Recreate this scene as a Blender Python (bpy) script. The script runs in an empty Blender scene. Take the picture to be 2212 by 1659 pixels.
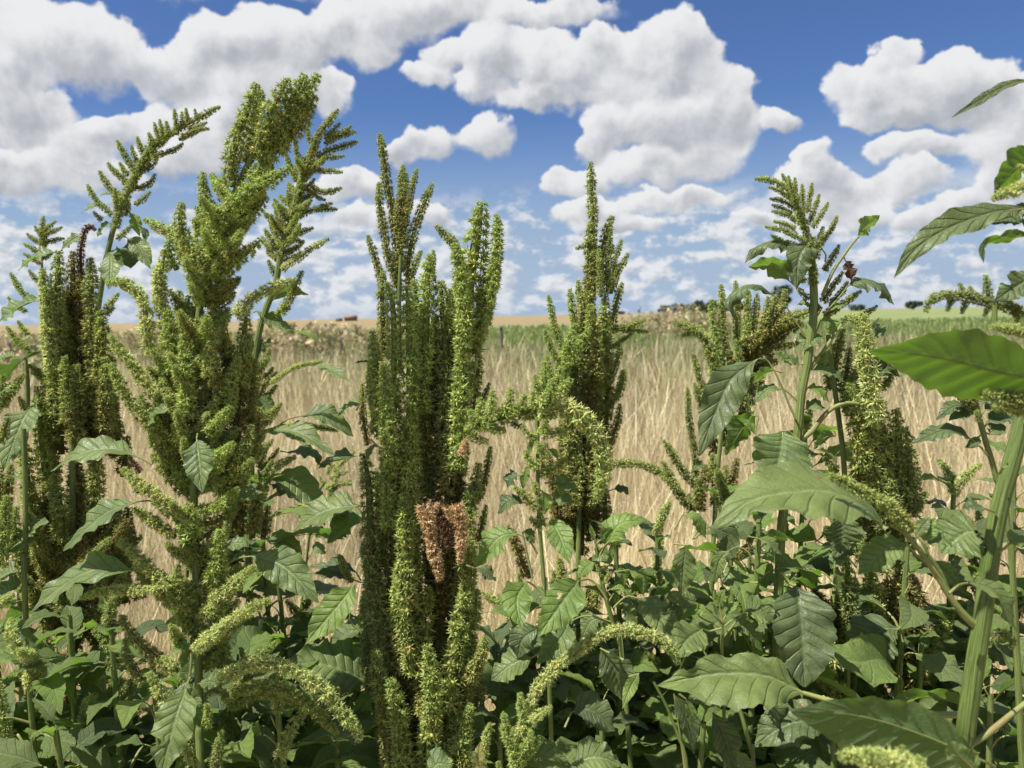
import bpy, math, random
import numpy as np
from mathutils import Vector, Matrix
random.seed(7)
RNG = np.random.default_rng(11)
scene = bpy.context.scene
COL = scene.collection

# ---------------------------------------------------------------- camera frame
IW, IH = 2212.0, 1659.0
FPX = IW / 2 / math.tan(math.radians(33.0))
CAM = np.array([0.0, 0.0, 1.5])
_p, _r = math.radians(4.95), math.radians(1.1)
FWD = np.array([0.0, math.cos(_p), -math.sin(_p)])
R0 = np.array([1.0, 0.0, 0.0]); U0 = np.cross(R0, FWD)
RIGHT = R0 * math.cos(_r) - U0 * math.sin(_r)
UP = U0 * math.cos(_r) + R0 * math.sin(_r)

def P(x, y, d):
    return CAM + d * (FWD + RIGHT * (x - IW / 2) / FPX + UP * (IH / 2 - y) / FPX)

def ground_at(x, y):
    """point of the flat ground seen at picture position x, y"""
    v = FWD + RIGHT * (x - IW / 2) / FPX + UP * (IH / 2 - y) / FPX
    return CAM + v * (CAM[2] / max(1e-4, -v[2]))

K = 0.3646      # enlarged-view units to picture units
OFF = {'0': (0, 0, 1.0), '1': (0, 0, K), '2': (0, 518.4, K), '3': (0, 1054, K), '4': (691.2, 259.2, K), '5': (691.2, 777.6, K),
       '6': (691.2, 1054, K), '7': (1434, 259.2, K), '8': (1434, 777.6, K), '9': (1434, 1054, K)}

# ---------------------------------------------------------------- materials
def new_mat(name):
    m = bpy.data.materials.new(name); m.use_nodes = True
    nt = m.node_tree; nt.nodes.clear()
    return m, nt

class NT:
    def __init__(s, nt): s.nt = nt
    def n(s, t, **kw):
        nd = s.nt.nodes.new(t)
        for k, v in kw.items(): setattr(nd, k, v)
        return nd
    def link(s, a, b): s.nt.links.new(a, b)
    def setin(s, sock, v):
        if hasattr(v, 'is_output') or isinstance(v, bpy.types.NodeSocket): s.link(v, sock)
        else: sock.default_value = v
    def m(s, op, a, b=None, c=None, clamp=False):
        nd = s.n('ShaderNodeMath', operation=op); nd.use_clamp = clamp
        for i, v in enumerate((a, b, c)):
            if v is not None: s.setin(nd.inputs[i], v)
        return nd.outputs[0]
    def v(s, op, a, b=None):
        nd = s.n('ShaderNodeVectorMath', operation=op)
        s.setin(nd.inputs[0], a)
        if b is not None: s.setin(nd.inputs[1], b)
        return nd.outputs['Value'] if op in ('LENGTH', 'DOT_PRODUCT') else nd.outputs[0]
    def sm(s, x, a, b, lo=0.0, hi=1.0):
        nd = s.n('ShaderNodeMapRange', interpolation_type='SMOOTHSTEP')
        s.setin(nd.inputs[0], x)
        for i, v in enumerate((a, b, lo, hi)): s.setin(nd.inputs[i + 1], v)
        return nd.outputs[0]
    def mix(s, f, a, b):
        nd = s.n('ShaderNodeMix', data_type='RGBA')
        s.setin(nd.inputs[0], f); s.setin(nd.inputs[6], a); s.setin(nd.inputs[7], b)
        return nd.outputs[2]
    def noise(s, vec, scale, detail=3, rough=0.55, dims='3D', dist=0.0):
        nd = s.n('ShaderNodeTexNoise', noise_dimensions=dims)
        if vec is not None: s.link(vec, nd.inputs['Vector'])
        nd.inputs['Scale'].default_value = scale; nd.inputs['Detail'].default_value = detail
        nd.inputs['Roughness'].default_value = rough; nd.inputs['Distortion'].default_value = dist
        return nd.outputs[0]

def c4(c): return (c[0], c[1], c[2], 1.0)

def mat_attr(name, trans=0.3, tcol=(1.2, 1.25, 0.7), rough=0.55, spec=0.3):
    """colour from the mesh's own per-floret colour, thin translucent plant tissue"""
    m, nt = new_mat(name); g = NT(nt)
    a = g.n('ShaderNodeAttribute', attribute_name='Col')
    b = g.n('ShaderNodeBsdfPrincipled'); b.inputs['Roughness'].default_value = rough
    b.inputs['Specular IOR Level'].default_value = spec
    g.link(a.outputs['Color'], b.inputs['Base Color'])
    out = g.n('ShaderNodeOutputMaterial')
    if trans > 0:
        t = g.n('ShaderNodeBsdfTranslucent')
        g.link(g.v('MULTIPLY', a.outputs['Color'], tcol), t.inputs['Color'])
        mx = g.n('ShaderNodeMixShader'); mx.inputs[0].default_value = trans
        g.link(b.outputs[0], mx.inputs[1]); g.link(t.outputs[0], mx.inputs[2]); g.link(mx.outputs[0], out.inputs[0])
    else: g.link(b.outputs[0], out.inputs[0])
    return m

def mat_leaf(name, top, vein, trans_col, trans=0.33, rough=0.46, spec=0.36, nveins=9.0, edge=None):
    m, nt = new_mat(name); g = NT(nt)
    uv = g.n('ShaderNodeUVMap', uv_map='UVMap')
    sp = g.n('ShaderNodeSeparateXYZ'); g.link(uv.outputs[0], sp.inputs[0])
    u = g.m('SUBTRACT', g.m('MULTIPLY', sp.outputs[0], 2.0), 1.0); t = sp.outputs[1]
    au = g.m('ABSOLUTE', u)
    oi = g.n('ShaderNodeObjectInfo')
    ph = g.m('SUBTRACT', g.m('MULTIPLY', g.m('POWER', t, 0.9), nveins), g.m('MULTIPLY', g.m('POWER', au, 0.8), 1.55))
    ph = g.m('ADD', ph, g.m('MULTIPLY', g.m('SIGN', u), 0.18))
    fr = g.m('MULTIPLY', g.m('ABSOLUTE', g.m('SUBTRACT', g.m('FRACT', ph), 0.5)), 2.0)     # 1 on a side vein
    vm = g.m('MULTIPLY', g.sm(fr, 0.90, 0.985), g.sm(au, 1.0, 0.5, 0.1, 1.0))
    mid = g.sm(au, 0.055, 0.02)
    vm2 = g.m('MAXIMUM', g.m('MULTIPLY', vm, 0.75), mid)
    # fine netted veins
    tc = g.n('ShaderNodeTexCoord')
    vo = g.n('ShaderNodeTexVoronoi', feature='DISTANCE_TO_EDGE'); g.link(tc.outputs['Object'], vo.inputs['Vector']); vo.inputs['Scale'].default_value = 260.0
    net = g.sm(vo.outputs['Distance'], 0.12, 0.0)
    n1 = g.noise(tc.outputs['Object'], 45.0, 3); n2 = g.noise(tc.outputs['Object'], 420.0, 2)
    dark = tuple(x * 0.72 for x in top); lite = (min(1, top[0] * 1.35), top[1] * 1.22, top[2] * 1.15)
    base = g.mix(g.sm(n1, 0.33, 0.67), c4(dark), c4(lite))
    # every leaf its own age: greener or yellower
    base = g.mix(g.m('MULTIPLY', oi.outputs['Random'], 0.28), base, c4((top[0] * 1.7, top[1] * 1.25, top[2] * 0.8)))
    base = g.mix(g.m('MULTIPLY', vm2, 0.6), base, c4(vein))
    base = g.mix(g.m('MULTIPLY', net, 0.16), base, c4(vein))
    base = g.mix(g.m('MULTIPLY', g.sm(n2, 0.70, 0.78), 0.35), base, c4((0.32, 0.36, 0.22)))     # dusty specks
    n4 = g.noise(tc.outputs['Object'], 90.0, 2, .5)
    base = g.mix(g.m('MULTIPLY', g.sm(n4, 0.68, 0.73), 0.7), base, c4((0.17, 0.115, 0.05)))         # brown spots
    if edge: base = g.mix(g.m('MULTIPLY', g.sm(g.m('ADD', au, g.m('MULTIPLY', n1, 0.3)), 0.98, 1.15), 0.8), base, c4(edge))
    geo = g.n('ShaderNodeNewGeometry')
    under = g.mix(0.55, base, c4((0.16, 0.22, 0.10)))
    col = g.mix(geo.outputs['Backfacing'], base, under)
    b = g.n('ShaderNodeBsdfPrincipled')
    b.inputs['Roughness'].default_value = rough; b.inputs['Specular IOR Level'].default_value = spec
    g.link(col, b.inputs['Base Color'])
    h = g.m('ADD', g.m('MULTIPLY', g.m('MAXIMUM', g.sm(fr, 0.72, 1.0), g.sm(au, 0.2, 0.0)), -1.0), g.m('MULTIPLY', net, -0.15))
    h = g.m('ADD', h, g.m('MULTIPLY', n1, 0.8))
    bp = g.n('ShaderNodeBump'); bp.inputs['Strength'].default_value = 0.75; bp.inputs['Distance'].default_value = 0.0014
    g.link(h, bp.inputs['Height']); g.link(bp.outputs[0], b.inputs['Normal'])
    tr = g.n('ShaderNodeBsdfTranslucent')
    g.link(g.mix(g.m('MULTIPLY', vm2, 0.6), c4(trans_col), c4(tuple(x * 0.35 for x in trans_col))), tr.inputs['Color'])
    mx = g.n('ShaderNodeMixShader'); mx.inputs[0].default_value = trans
    out = g.n('ShaderNodeOutputMaterial')
    g.link(b.outputs[0], mx.inputs[1]); g.link(tr.outputs[0], mx.inputs[2]); g.link(mx.outputs[0], out.inputs[0])
    return m

M = {}
M['bract'] = mat_attr('amaranth_floret', 0.30)
M['leaf'] = mat_leaf('amaranth_leaf', (0.116, 0.174, 0.062), (0.23, 0.30, 0.13), (0.18, 0.34, 0.04))
M['young'] = mat_leaf('young_leaf', (0.142, 0.232, 0.058), (0.28, 0.37, 0.15), (0.25, 0.44, 0.05), trans=0.38)
M['dark'] = mat_leaf('dark_leaf', (0.074, 0.114, 0.046), (0.14, 0.185, 0.085), (0.12, 0.23, 0.03), trans=0.25, rough=0.46)  # darker leaf green: deep-toned leaves, and shade painted onto shaded ones
M['pale'] = mat_leaf('yellowing_leaf', (0.30, 0.32, 0.12), (0.4, 0.42, 0.2), (0.4, 0.42, 0.1))
M['brown'] = mat_leaf('withered_leaf', (0.07, 0.038, 0.015), (0.10, 0.05, 0.02), (0.12, 0.05, 0.01), trans=0.15, rough=0.7)
M['glow'] = mat_leaf('broad_leaf', (0.06, 0.115, 0.035), (0.26, 0.31, 0.17), (0.14, 0.29, 0.014), trans=0.45, nveins=9.0, edge=(0.16, 0.14, 0.05))

def mat_stem(name, c1, c2, red=None):
    m, nt = new_mat(name); g = NT(nt)
    uv = g.n('ShaderNodeUVMap', uv_map='UVMap')
    sp = g.n('ShaderNodeSeparateXYZ'); g.link(uv.outputs[0], sp.inputs[0])
    tc = g.n('ShaderNodeTexCoord')
    cb = g.n('ShaderNodeCombineXYZ'); g.link(g.m('MULTIPLY', sp.outputs[0], 14.0), cb.inputs[0]); g.link(g.m('MULTIPLY', sp.outputs[1], 1.6), cb.inputs[1])
    st = g.noise(cb.outputs[0], 1.6, 3, dims='2D')
    col = g.mix(g.sm(st, 0.35, 0.65), c4(c1), c4(c2))
    n1 = g.noise(tc.outputs['Object'], 18.0, 3)
    if red: col = g.mix(g.m('MULTIPLY', g.sm(n1, 0.55, 0.75), 0.6), col, c4(red))
    n2 = g.noise(tc.outputs['Object'], 300.0, 2)
    col = g.mix(g.m('MULTIPLY', g.sm(n2, 0.62, 0.75), 0.25), col, c4((0.3, 0.32, 0.18)))
    b = g.n('ShaderNodeBsdfPrincipled'); b.inputs['Roughness'].default_value = 0.5; b.inputs['Specular IOR Level'].default_value = 0.35
    b.inputs['Subsurface Weight'].default_value = 0.0
    g.link(col, b.inputs['Base Color'])
    bp = g.n('ShaderNodeBump'); bp.inputs['Strength'].default_value = 0.5; bp.inputs['Distance'].default_value = 0.001
    g.link(st, bp.inputs['Height']); g.link(bp.outputs[0], b.inputs['Normal'])
    out = g.n('ShaderNodeOutputMaterial'); g.link(b.outputs[0], out.inputs[0])
    return m
M['stem'] = mat_stem('green_stem', (0.085, 0.125, 0.028), (0.19, 0.235, 0.07))
M['bigstem'] = mat_stem('thick_stem', (0.052, 0.092, 0.018), (0.135, 0.180, 0.045), red=(0.08, 0.12, 0.03))
M['petiole'] = mat_stem('petiole', (0.15, 0.20, 0.05), (0.26, 0.26, 0.09), red=(0.24, 0.12, 0.07))

# ---------------------------------------------------------------- mesh helpers
def mesh_np(name, verts, faces_list, mat, cols=None, uvs=None, smooth=True, mats=None, midx=None):
    """faces_list: list of (n,k) int arrays; uvs per vertex"""
    me = bpy.data.meshes.new(name)
    verts = np.asarray(verts, dtype=np.float32)
    me.vertices.add(len(verts)); me.vertices.foreach_set('co', verts.ravel())
    loops = np.concatenate([f.ravel() for f in faces_list]).astype(np.int32)
    tot = np.concatenate([np.full(len(f), f.shape[1], np.int32) for f in faces_list])
    start = np.concatenate([[0], np.cumsum(tot)[:-1]]).astype(np.int32)
    me.loops.add(len(loops)); me.loops.foreach_set('vertex_index', loops)
    me.polygons.add(len(tot)); me.polygons.foreach_set('loop_start', start); me.polygons.foreach_set('loop_total', tot)
    if smooth: me.polygons.foreach_set('use_smooth', np.ones(len(tot), dtype=bool))
    for m in (mats or [mat]): me.materials.append(m)
    if midx is not None: me.polygons.foreach_set('material_index', np.asarray(midx, np.int32))
    me.update(calc_edges=True)
    if cols is not None:
        a = me.color_attributes.new('Col', 'FLOAT_COLOR', 'POINT')
        cc = np.ones((len(verts), 4), np.float32); cc[:, :3] = cols
        a.data.foreach_set('color', cc.ravel())
    if uvs is not None:
        l = me.uv_layers.new(name='UVMap')
        l.data.foreach_set('uv', np.asarray(uvs, np.float32)[loops].ravel())
    me.validate()
    return me

def link(name, me, parent=None, loc=None):
    o = bpy.data.objects.new(name, me); COL.objects.link(o)
    if parent is not None: o.parent = parent
    if loc is not None: o.location = loc
    return o

def tag(o, label=None, cat=None, group=None, kind=None):
    if label: o['label'] = label
    if cat: o['category'] = cat
    if group: o['group'] = group
    if kind: o['kind'] = kind
    return o

def catmull(pts, step):
    pts = np.asarray(pts, float)
    if len(pts) == 2: 
        n = max(2, int(np.linalg.norm(pts[1] - pts[0]) / step) + 1)
        return pts[0] + (pts[1] - pts[0]) * np.linspace(0, 1, n)[:, None]
    e = np.vstack([2 * pts[0] - pts[1], pts, 2 * pts[-1] - pts[-2]])
    out = []
    for i in range(1, len(e) - 2):
        p0, p1, p2, p3 = e[i - 1:i + 3]
        n = max(2, int(np.linalg.norm(p2 - p1) / step))
        t = np.linspace(0, 1, n, endpoint=False)[:, None]
        out.append(0.5 * (2 * p1 + (p2 - p0) * t + (2 * p0 - 5 * p1 + 4 * p2 - p3) * t ** 2 + (3 * p1 - p0 - 3 * p2 + p3) * t ** 3))
    out.append(e[-2][None]); return np.vstack(out)

def resample(c, n):
    s = np.concatenate([[0], np.cumsum(np.linalg.norm(np.diff(c, axis=0), axis=1))])
    q = np.linspace(0, s[-1], n)
    return np.stack([np.interp(q, s, c[:, i]) for i in range(3)], 1), s[-1]

def unit(v): return v / np.maximum(1e-12, np.linalg.norm(v, axis=-1, keepdims=True))

def frames(c):
    t = unit(np.gradient(c, axis=0))
    ref = np.array([0, 1.0, 0.13])
    a = ref - t * (t @ ref)[:, None]; a = unit(a)
    b = np.cross(t, a); return t, a, b

def tube(c, r, nseg=10, ribs=0, rib=0.06):
    """tapered tube along c, returns verts, quads, uv"""
    n = len(c); r = np.broadcast_to(r, (n,)); t, a, b = frames(c)
    th = np.linspace(0, 2 * math.pi, nseg, endpoint=False)
    rr = 1 + (rib * np.cos(th * ribs) if ribs else 0 * th)
    V = c[:, None] + (a[:, None] * (np.cos(th) * rr)[None, :, None] + b[:, None] * (np.sin(th) * rr)[None, :, None]) * r[:, None, None]
    s = np.concatenate([[0], np.cumsum(np.linalg.norm(np.diff(c, axis=0), axis=1))])
    i = np.arange(n - 1)[:, None] * nseg; j = np.arange(nseg)[None]; k = (j + 1) % nseg
    F = np.stack([i + j, i + k, i + nseg + k, i + nseg + j], -1).reshape(-1, 4)
    uu = np.abs(np.arange(nseg) / nseg * 2 - 1)
    uv = np.stack([np.broadcast_to(uu, (n, nseg)), np.broadcast_to(s[:, None] * 10, (n, nseg))], -1).reshape(-1, 2)
    return V.reshape(-1, 3), F, uv

# ---------------------------------------------------------------- flower spikes
# palette: bract base, bract tip, seed capsule, withered mix
PALX = np.array([1.72, 1.60, 1.75])
PAL = {
    'f': ((0.112, 0.168, 0.032), (0.265, 0.345, 0.095), (0.25, 0.30, 0.080), (0.20, 0.17, 0.05), 0.02),   # fresh green
    'g': ((0.100, 0.140, 0.029), (0.235, 0.290, 0.082), (0.24, 0.265, 0.072), (0.19, 0.14, 0.045), 0.04),  # mid green
    'o': ((0.090, 0.112, 0.024), (0.220, 0.245, 0.072), (0.235, 0.235, 0.068), (0.16, 0.12, 0.035), 0.05),  # olive, ripening
    'k': ((0.072, 0.076, 0.019), (0.165, 0.162, 0.045), (0.175, 0.165, 0.050), (0.13, 0.09, 0.03), 0.07),  # dark: ripe spikes, and shade inside the heads put into colour
    'p': ((0.155, 0.200, 0.050), (0.39, 0.44, 0.17), (0.28, 0.335, 0.10), (0.3, 0.24, 0.1), 0.02),         # pale young
    'd': ((0.080, 0.112, 0.028), (0.165, 0.21, 0.066), (0.19, 0.20, 0.068), (0.15, 0.11, 0.04), 0.03),    # deep green
    'b': ((0.155, 0.104, 0.044), (0.50, 0.38, 0.205), (0.42, 0.30, 0.15), (0.12, 0.06, 0.03), 0.10),      # dead, straw brown
    'r': ((0.050, 0.030, 0.016), (0.14, 0.088, 0.046), (0.12, 0.08, 0.045), (0.04, 0.025, 0.015), 0.2),   # dead, dark brown
}
def make_templates(nb, ntmp=7):
    out = []
    for q in range(ntmp):
        rg = np.random.default_rng(100 * nb + q)
        V, F, T, CR = [], [], [], []
        # seed capsule: small octahedron stretched outward
        o = np.array([[1, 0, 0], [0, 1, 0], [-1, 0, 0], [0, -1, 0], [0, 0, 1.25], [0, 0, -1]]) * 0.37 + [0, 0, 0.18]
        V.append(o); F += [[0, 1, 4], [1, 2, 4], [2, 3, 4], [3, 0, 4], [1, 0, 5], [2, 1, 5], [3, 2, 5], [0, 3, 5]]
        T += [0.4] * 6; CR += [1] * 6
        for k in range(nb):
            pol = math.radians(112) * math.sqrt((k + rg.uniform(0.2, .8)) / nb); az = k * 2.39996 + rg.uniform(-.4, .4)
            d = np.array([math.sin(pol) * math.cos(az), math.sin(pol) * math.sin(az), math.cos(pol)])
            sd = unit(np.cross(d, rg.normal(size=3))); nn = np.cross(d, sd)
            L = rg.uniform(0.72, 1.38); w = rg.uniform(0.085, 0.13)
            b = len(T)
            up = np.array([0, 0, 1.0])
            V.append(np.array([d * 0.12, d * 0.45 * L + sd * w, d * 0.45 * L - sd * w + nn * 0.05, d * L + up * 0.12 + nn * 0.05 * rg.normal()]))
            F += [[b, b + 1, b + 3], [b, b + 3, b + 2]]; T += [0.0, 0.5, 0.5, 1.0]; CR += [0] * 4
        out.append((np.vstack(V), np.array(F), np.array(T), np.array(CR)))
    return out
TEMPL = {n: make_templates(n) for n in (8, 12, 17)}

def spike_mesh(name, c, rad, pal, rg, tipfresh=True, whorl=0.0):
    """c: (n,3) path from tip to base or base to tip is handled by caller (index 0 = tip), rad metres"""
    t, a, b = frames(c)
    s = np.concatenate([[0], np.cumsum(np.linalg.norm(np.diff(c, axis=0), axis=1))]); L = s[-1]
    rpx = rad * FPX / max(0.3, np.linalg.norm(c[len(c) // 2] - CAM))
    nb = 17 if rpx > 13 else (12 if rpx > 8 else 8)
    pos, r = [], []
    x = rad * 0.12
    while x < L:
        rr = rad * (0.42 + 0.58 * min(1.0, x / (rad * 3.6))) * (1 + 0.1 * math.sin(x / rad * 0.9 + pal_phase(rg)))
        pos.append(x); r.append(rr); x += rr * (0.80 if rpx > 7 else 0.80)
    pos = np.array(pos); r = np.array(r); nr = len(pos)
    C = np.stack([np.interp(pos, s, c[:, i]) for i in range(3)], 1)
    Tg = -unit(np.stack([np.interp(pos, s, t[:, i]) for i in range(3)], 1))     # towards the tip
    A = unit(np.stack([np.interp(pos, s, a[:, i]) for i in range(3)], 1)); B = np.cross(Tg, A)
    per = 6 if rpx > 12 else 5
    idx = np.repeat(np.arange(nr), per)
    n = len(idx)
    th = np.tile(np.arange(per) * 2 * math.pi / per, nr) + np.repeat(np.arange(nr) * 0.52 + rg.uniform(0, 6), per) + rg.normal(0, 0.2, n)
    radial = A[idx] * np.cos(th)[:, None] + B[idx] * np.sin(th)[:, None]
    sc = r[idx] * rg.uniform(0.42, 0.70, n)
    frac = pos[idx] / L
    ctr = C[idx] + radial * (r[idx] * rg.uniform(0.54, 0.70, n))[:, None] + Tg[idx] * (r[idx] * rg.normal(0, 0.14, n))[:, None]
    tipup = np.clip(1.2 - pos[idx] / (rad * 5), 0.0, 1.2)
    z = unit(radial + Tg[idx] * (0.45 + 1.0 * tipup)[:, None] + rg.normal(0, 0.2, (n, 3)))
    x0 = unit(np.cross(z, rg.normal(size=(n, 3)))); y0 = np.cross(z, x0)
    base, tip, core, dead, pdead = (np.array(q) for q in PAL[pal])
    base, tip, core, dead = base * PALX, tip * PALX, core * PALX, dead * PALX
    bright = np.exp(rg.normal(0, 0.13, n)); dd = (rg.random(n) < pdead * (0.5 + 1.2 * frac))
    fresh = np.clip(1.0 - pos[idx] / min(rad * 7, L * 0.7), 0, 1) * (0.75 if tipfresh else 0.0)
    which = rg.integers(0, 7, n)
    VV, FF, CC = [], [], []
    nv = 0
    fb, ft = np.array(PAL['f'][0]) * PALX, np.array(PAL['f'][1]) * PALX
    hue = rg.normal(0, 0.04, n)
    for q in range(7):
        sel = np.where(which == q)[0]
        if not len(sel): continue
        V, F, T, CR = TEMPL[nb][q]
        W = (V[None, :, 0:1] * x0[sel][:, None] + V[None, :, 1:2] * y0[sel][:, None] + V[None, :, 2:3] * z[sel][:, None]) * sc[sel][:, None, None] + ctr[sel][:, None]
        col = base + (tip - base) * T[:, None]
        colf = fb + (ft - fb) * T[:, None]
        col = np.where(CR[:, None] == 1, core, col)
        col = col[None] * (1 - fresh[sel])[:, None, None] + colf[None] * fresh[sel][:, None, None]
        col = np.where(dd[sel][:, None, None], col * 0.55 + dead * 0.5, col)
        col = col * bright[sel][:, None, None]
        col[..., 0] *= (1 + hue[sel])[:, None]
        VV.append(W.reshape(-1, 3)); CC.append(np.clip(col, 0, 0.85).reshape(-1, 3))
        FF.append((F[None] + (nv + np.arange(len(sel)) * len(V))[:, None, None]).reshape(-1, 3)); nv += len(sel) * len(V)
    # the rachis inside
    cc, _ = resample(c, max(4, int(L / (rad * 1.2))))
    rr = np.interp(np.linspace(0, L, len(cc)), [0, rad * 3, L], [0.1 * rad, 0.34 * rad, 0.36 * rad])
    tv, tf, _ = tube(cc, rr, 7)
    VV.append(tv); CC.append(np.tile(base * 0.8, (len(tv), 1)))
    tris = np.concatenate(FF)
    return mesh_np(name, np.vstack(VV), [tris, tf + nv], M['bract'], cols=np.vstack(CC), smooth=False)

def pal_phase(rg): return 0.0

# ---------------------------------------------------------------- leaves
PROF_T = np.array([0, .05, .12, .22, .34, .46, .58, .70, .80, .88, .94, 1.0])
PROF_W = np.array([.03, .13, .40, .78, .97, 1.0, .91, .72, .50, .31, .17, .02])
def leaf_mesh(name, blade, nrm, hw, mat, rg, petiole=None, fold=0.25, wave=0.10, prof=1.0, bites=0, holes=(), big=False, hwr=None, pr=None, curl=0.0):
    """blade: (n,3) midrib from base to tip; nrm: wanted upper-face direction; hw half width in metres"""
    nu, nv = (17, 49) if big else (11, 27)
    c, L = resample(blade, nv)
    a = unit(np.gradient(c, axis=0))
    n = nrm - a * (a @ nrm)[:, None]; n = unit(n)
    w = np.cross(a, n)           # to the right of the axis looking on the upper face
    t = np.linspace(0, 1, nv); u = np.linspace(-1, 1, nu)
    pw = np.interp(t, PROF_T, PROF_W) ** prof
    edge = 1 + 0.035 * np.sin(t * 60 + rg.uniform(0, 6)) + 0.05 * rg.normal(size=nv) * 0.4
    hl = hw * pw * edge * (1 + 0.05 * rg.normal()); hr = (hwr if hwr else hw) * pw * edge[::-1]
    if bites:
        for _ in range(bites):
            tb = rg.uniform(0.2, 0.95); amt = rg.uniform(0.25, 0.7); wd = rg.uniform(0.02, 0.07)
            f = 1 - amt * np.exp(-((t - tb) / wd) ** 4)
            if rg.random() < 0.5: hl = hl * f
            else: hr = hr * f
    H = np.where(u[None] < 0, hl[:, None], hr[:, None]) * np.abs(u)[None]
    ph = rg.uniform(0, 6)
    au = np.abs(u)
    fw = fold * np.abs(u)[None] * hw * pw[:, None]
    wav = wave * hw * (au ** 2)[None] * np.sin(t[:, None] * rg.uniform(9, 15) + ph + (u > 0)[None] * 1.9) * np.sqrt(pw)[:, None]
    wav += wave * 0.7 * hw * (au ** 3)[None] * np.sin(t[:, None] * 31 + ph * 2 + (u > 0)[None]) * pw[:, None]
    phv = t[:, None] ** 0.9 * 9.0 - (au ** 0.8)[None] * 1.55 + 0.18 * np.sign(u)[None]
    quilt = 0.055 * hw * np.abs(np.sin(np.pi * (phv + 0.0))) * (1 - au ** 4)[None] * pw[:, None]
    cur = -curl * (au ** 2)[None] * hw * pw[:, None]
    V = c[:, None] + w[:, None] * (np.sign(u)[None] * H)[..., None] + n[:, None] * (fw + wav + quilt + cur)[..., None]
    uv = np.stack([np.broadcast_to((u + 1) / 2, (nv, nu)), np.broadcast_to(t[:, None], (nv, nu))], -1)
    i = np.arange(nv - 1)[:, None] * nu; j = np.arange(nu - 1)[None]
    F = np.stack([i + j, i + j + 1, i + nu + j + 1, i + nu + j], -1).reshape(-1, 4)
    if holes:
        fu = (u[:-1] + u[1:]) / 2; ft = (t[:-1] + t[1:]) / 2
        keep = np.ones((nv - 1, nu - 1), bool)
        for (hu, ht, hr_) in holes: keep &= ((fu[None] - hu) ** 2 * 0.3 + (ft[:, None] - ht) ** 2) > hr_ ** 2
        F = F[keep.ravel()]
    V = V.reshape(-1, 3); uv = uv.reshape(-1, 2); mats = [mat]; midx = np.zeros(len(F), int)
    if petiole is not None:
        pc = petiole
        r0 = pr if pr else max(0.0009, hw * 0.055)
        tv, tf, tu = tube(pc, np.linspace(r0 * 1.25, r0 * 0.8, len(pc)), 7)
        # midrib on the underside
        mc = c[: int(nv * .8)] - n[: int(nv * .8)] * r0 * 0.25
        mv, mf, mu = tube(mc, np.linspace(r0 * .75, r0 * 0.15, len(mc)), 6)
        F2 = tf + len(V); F3 = mf + len(V) + len(tv)
        V = np.vstack([V, tv, mv]); uv = np.vstack([uv, tu, mu])
        F = np.vstack([F, F2, F3]); midx = np.concatenate([midx, np.ones(len(F2) + len(F3), int)]); mats.append(M['petiole'])
    return mesh_np(name, V, [F], None, uvs=uv, mats=mats, midx=midx)

# ---------------------------------------------------------------- plants from transcribed lines
def parse_pts(cr, toks):
    ox, oy, k = OFF[cr]; out = []
    for q in toks:
        x, y = q.split(',')[:2]; z = q.split(',')[2] if q.count(',') > 1 else 0
        out.append((ox + float(x) * k, oy + float(y) * k, float(z) / 100))
    return out

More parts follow.
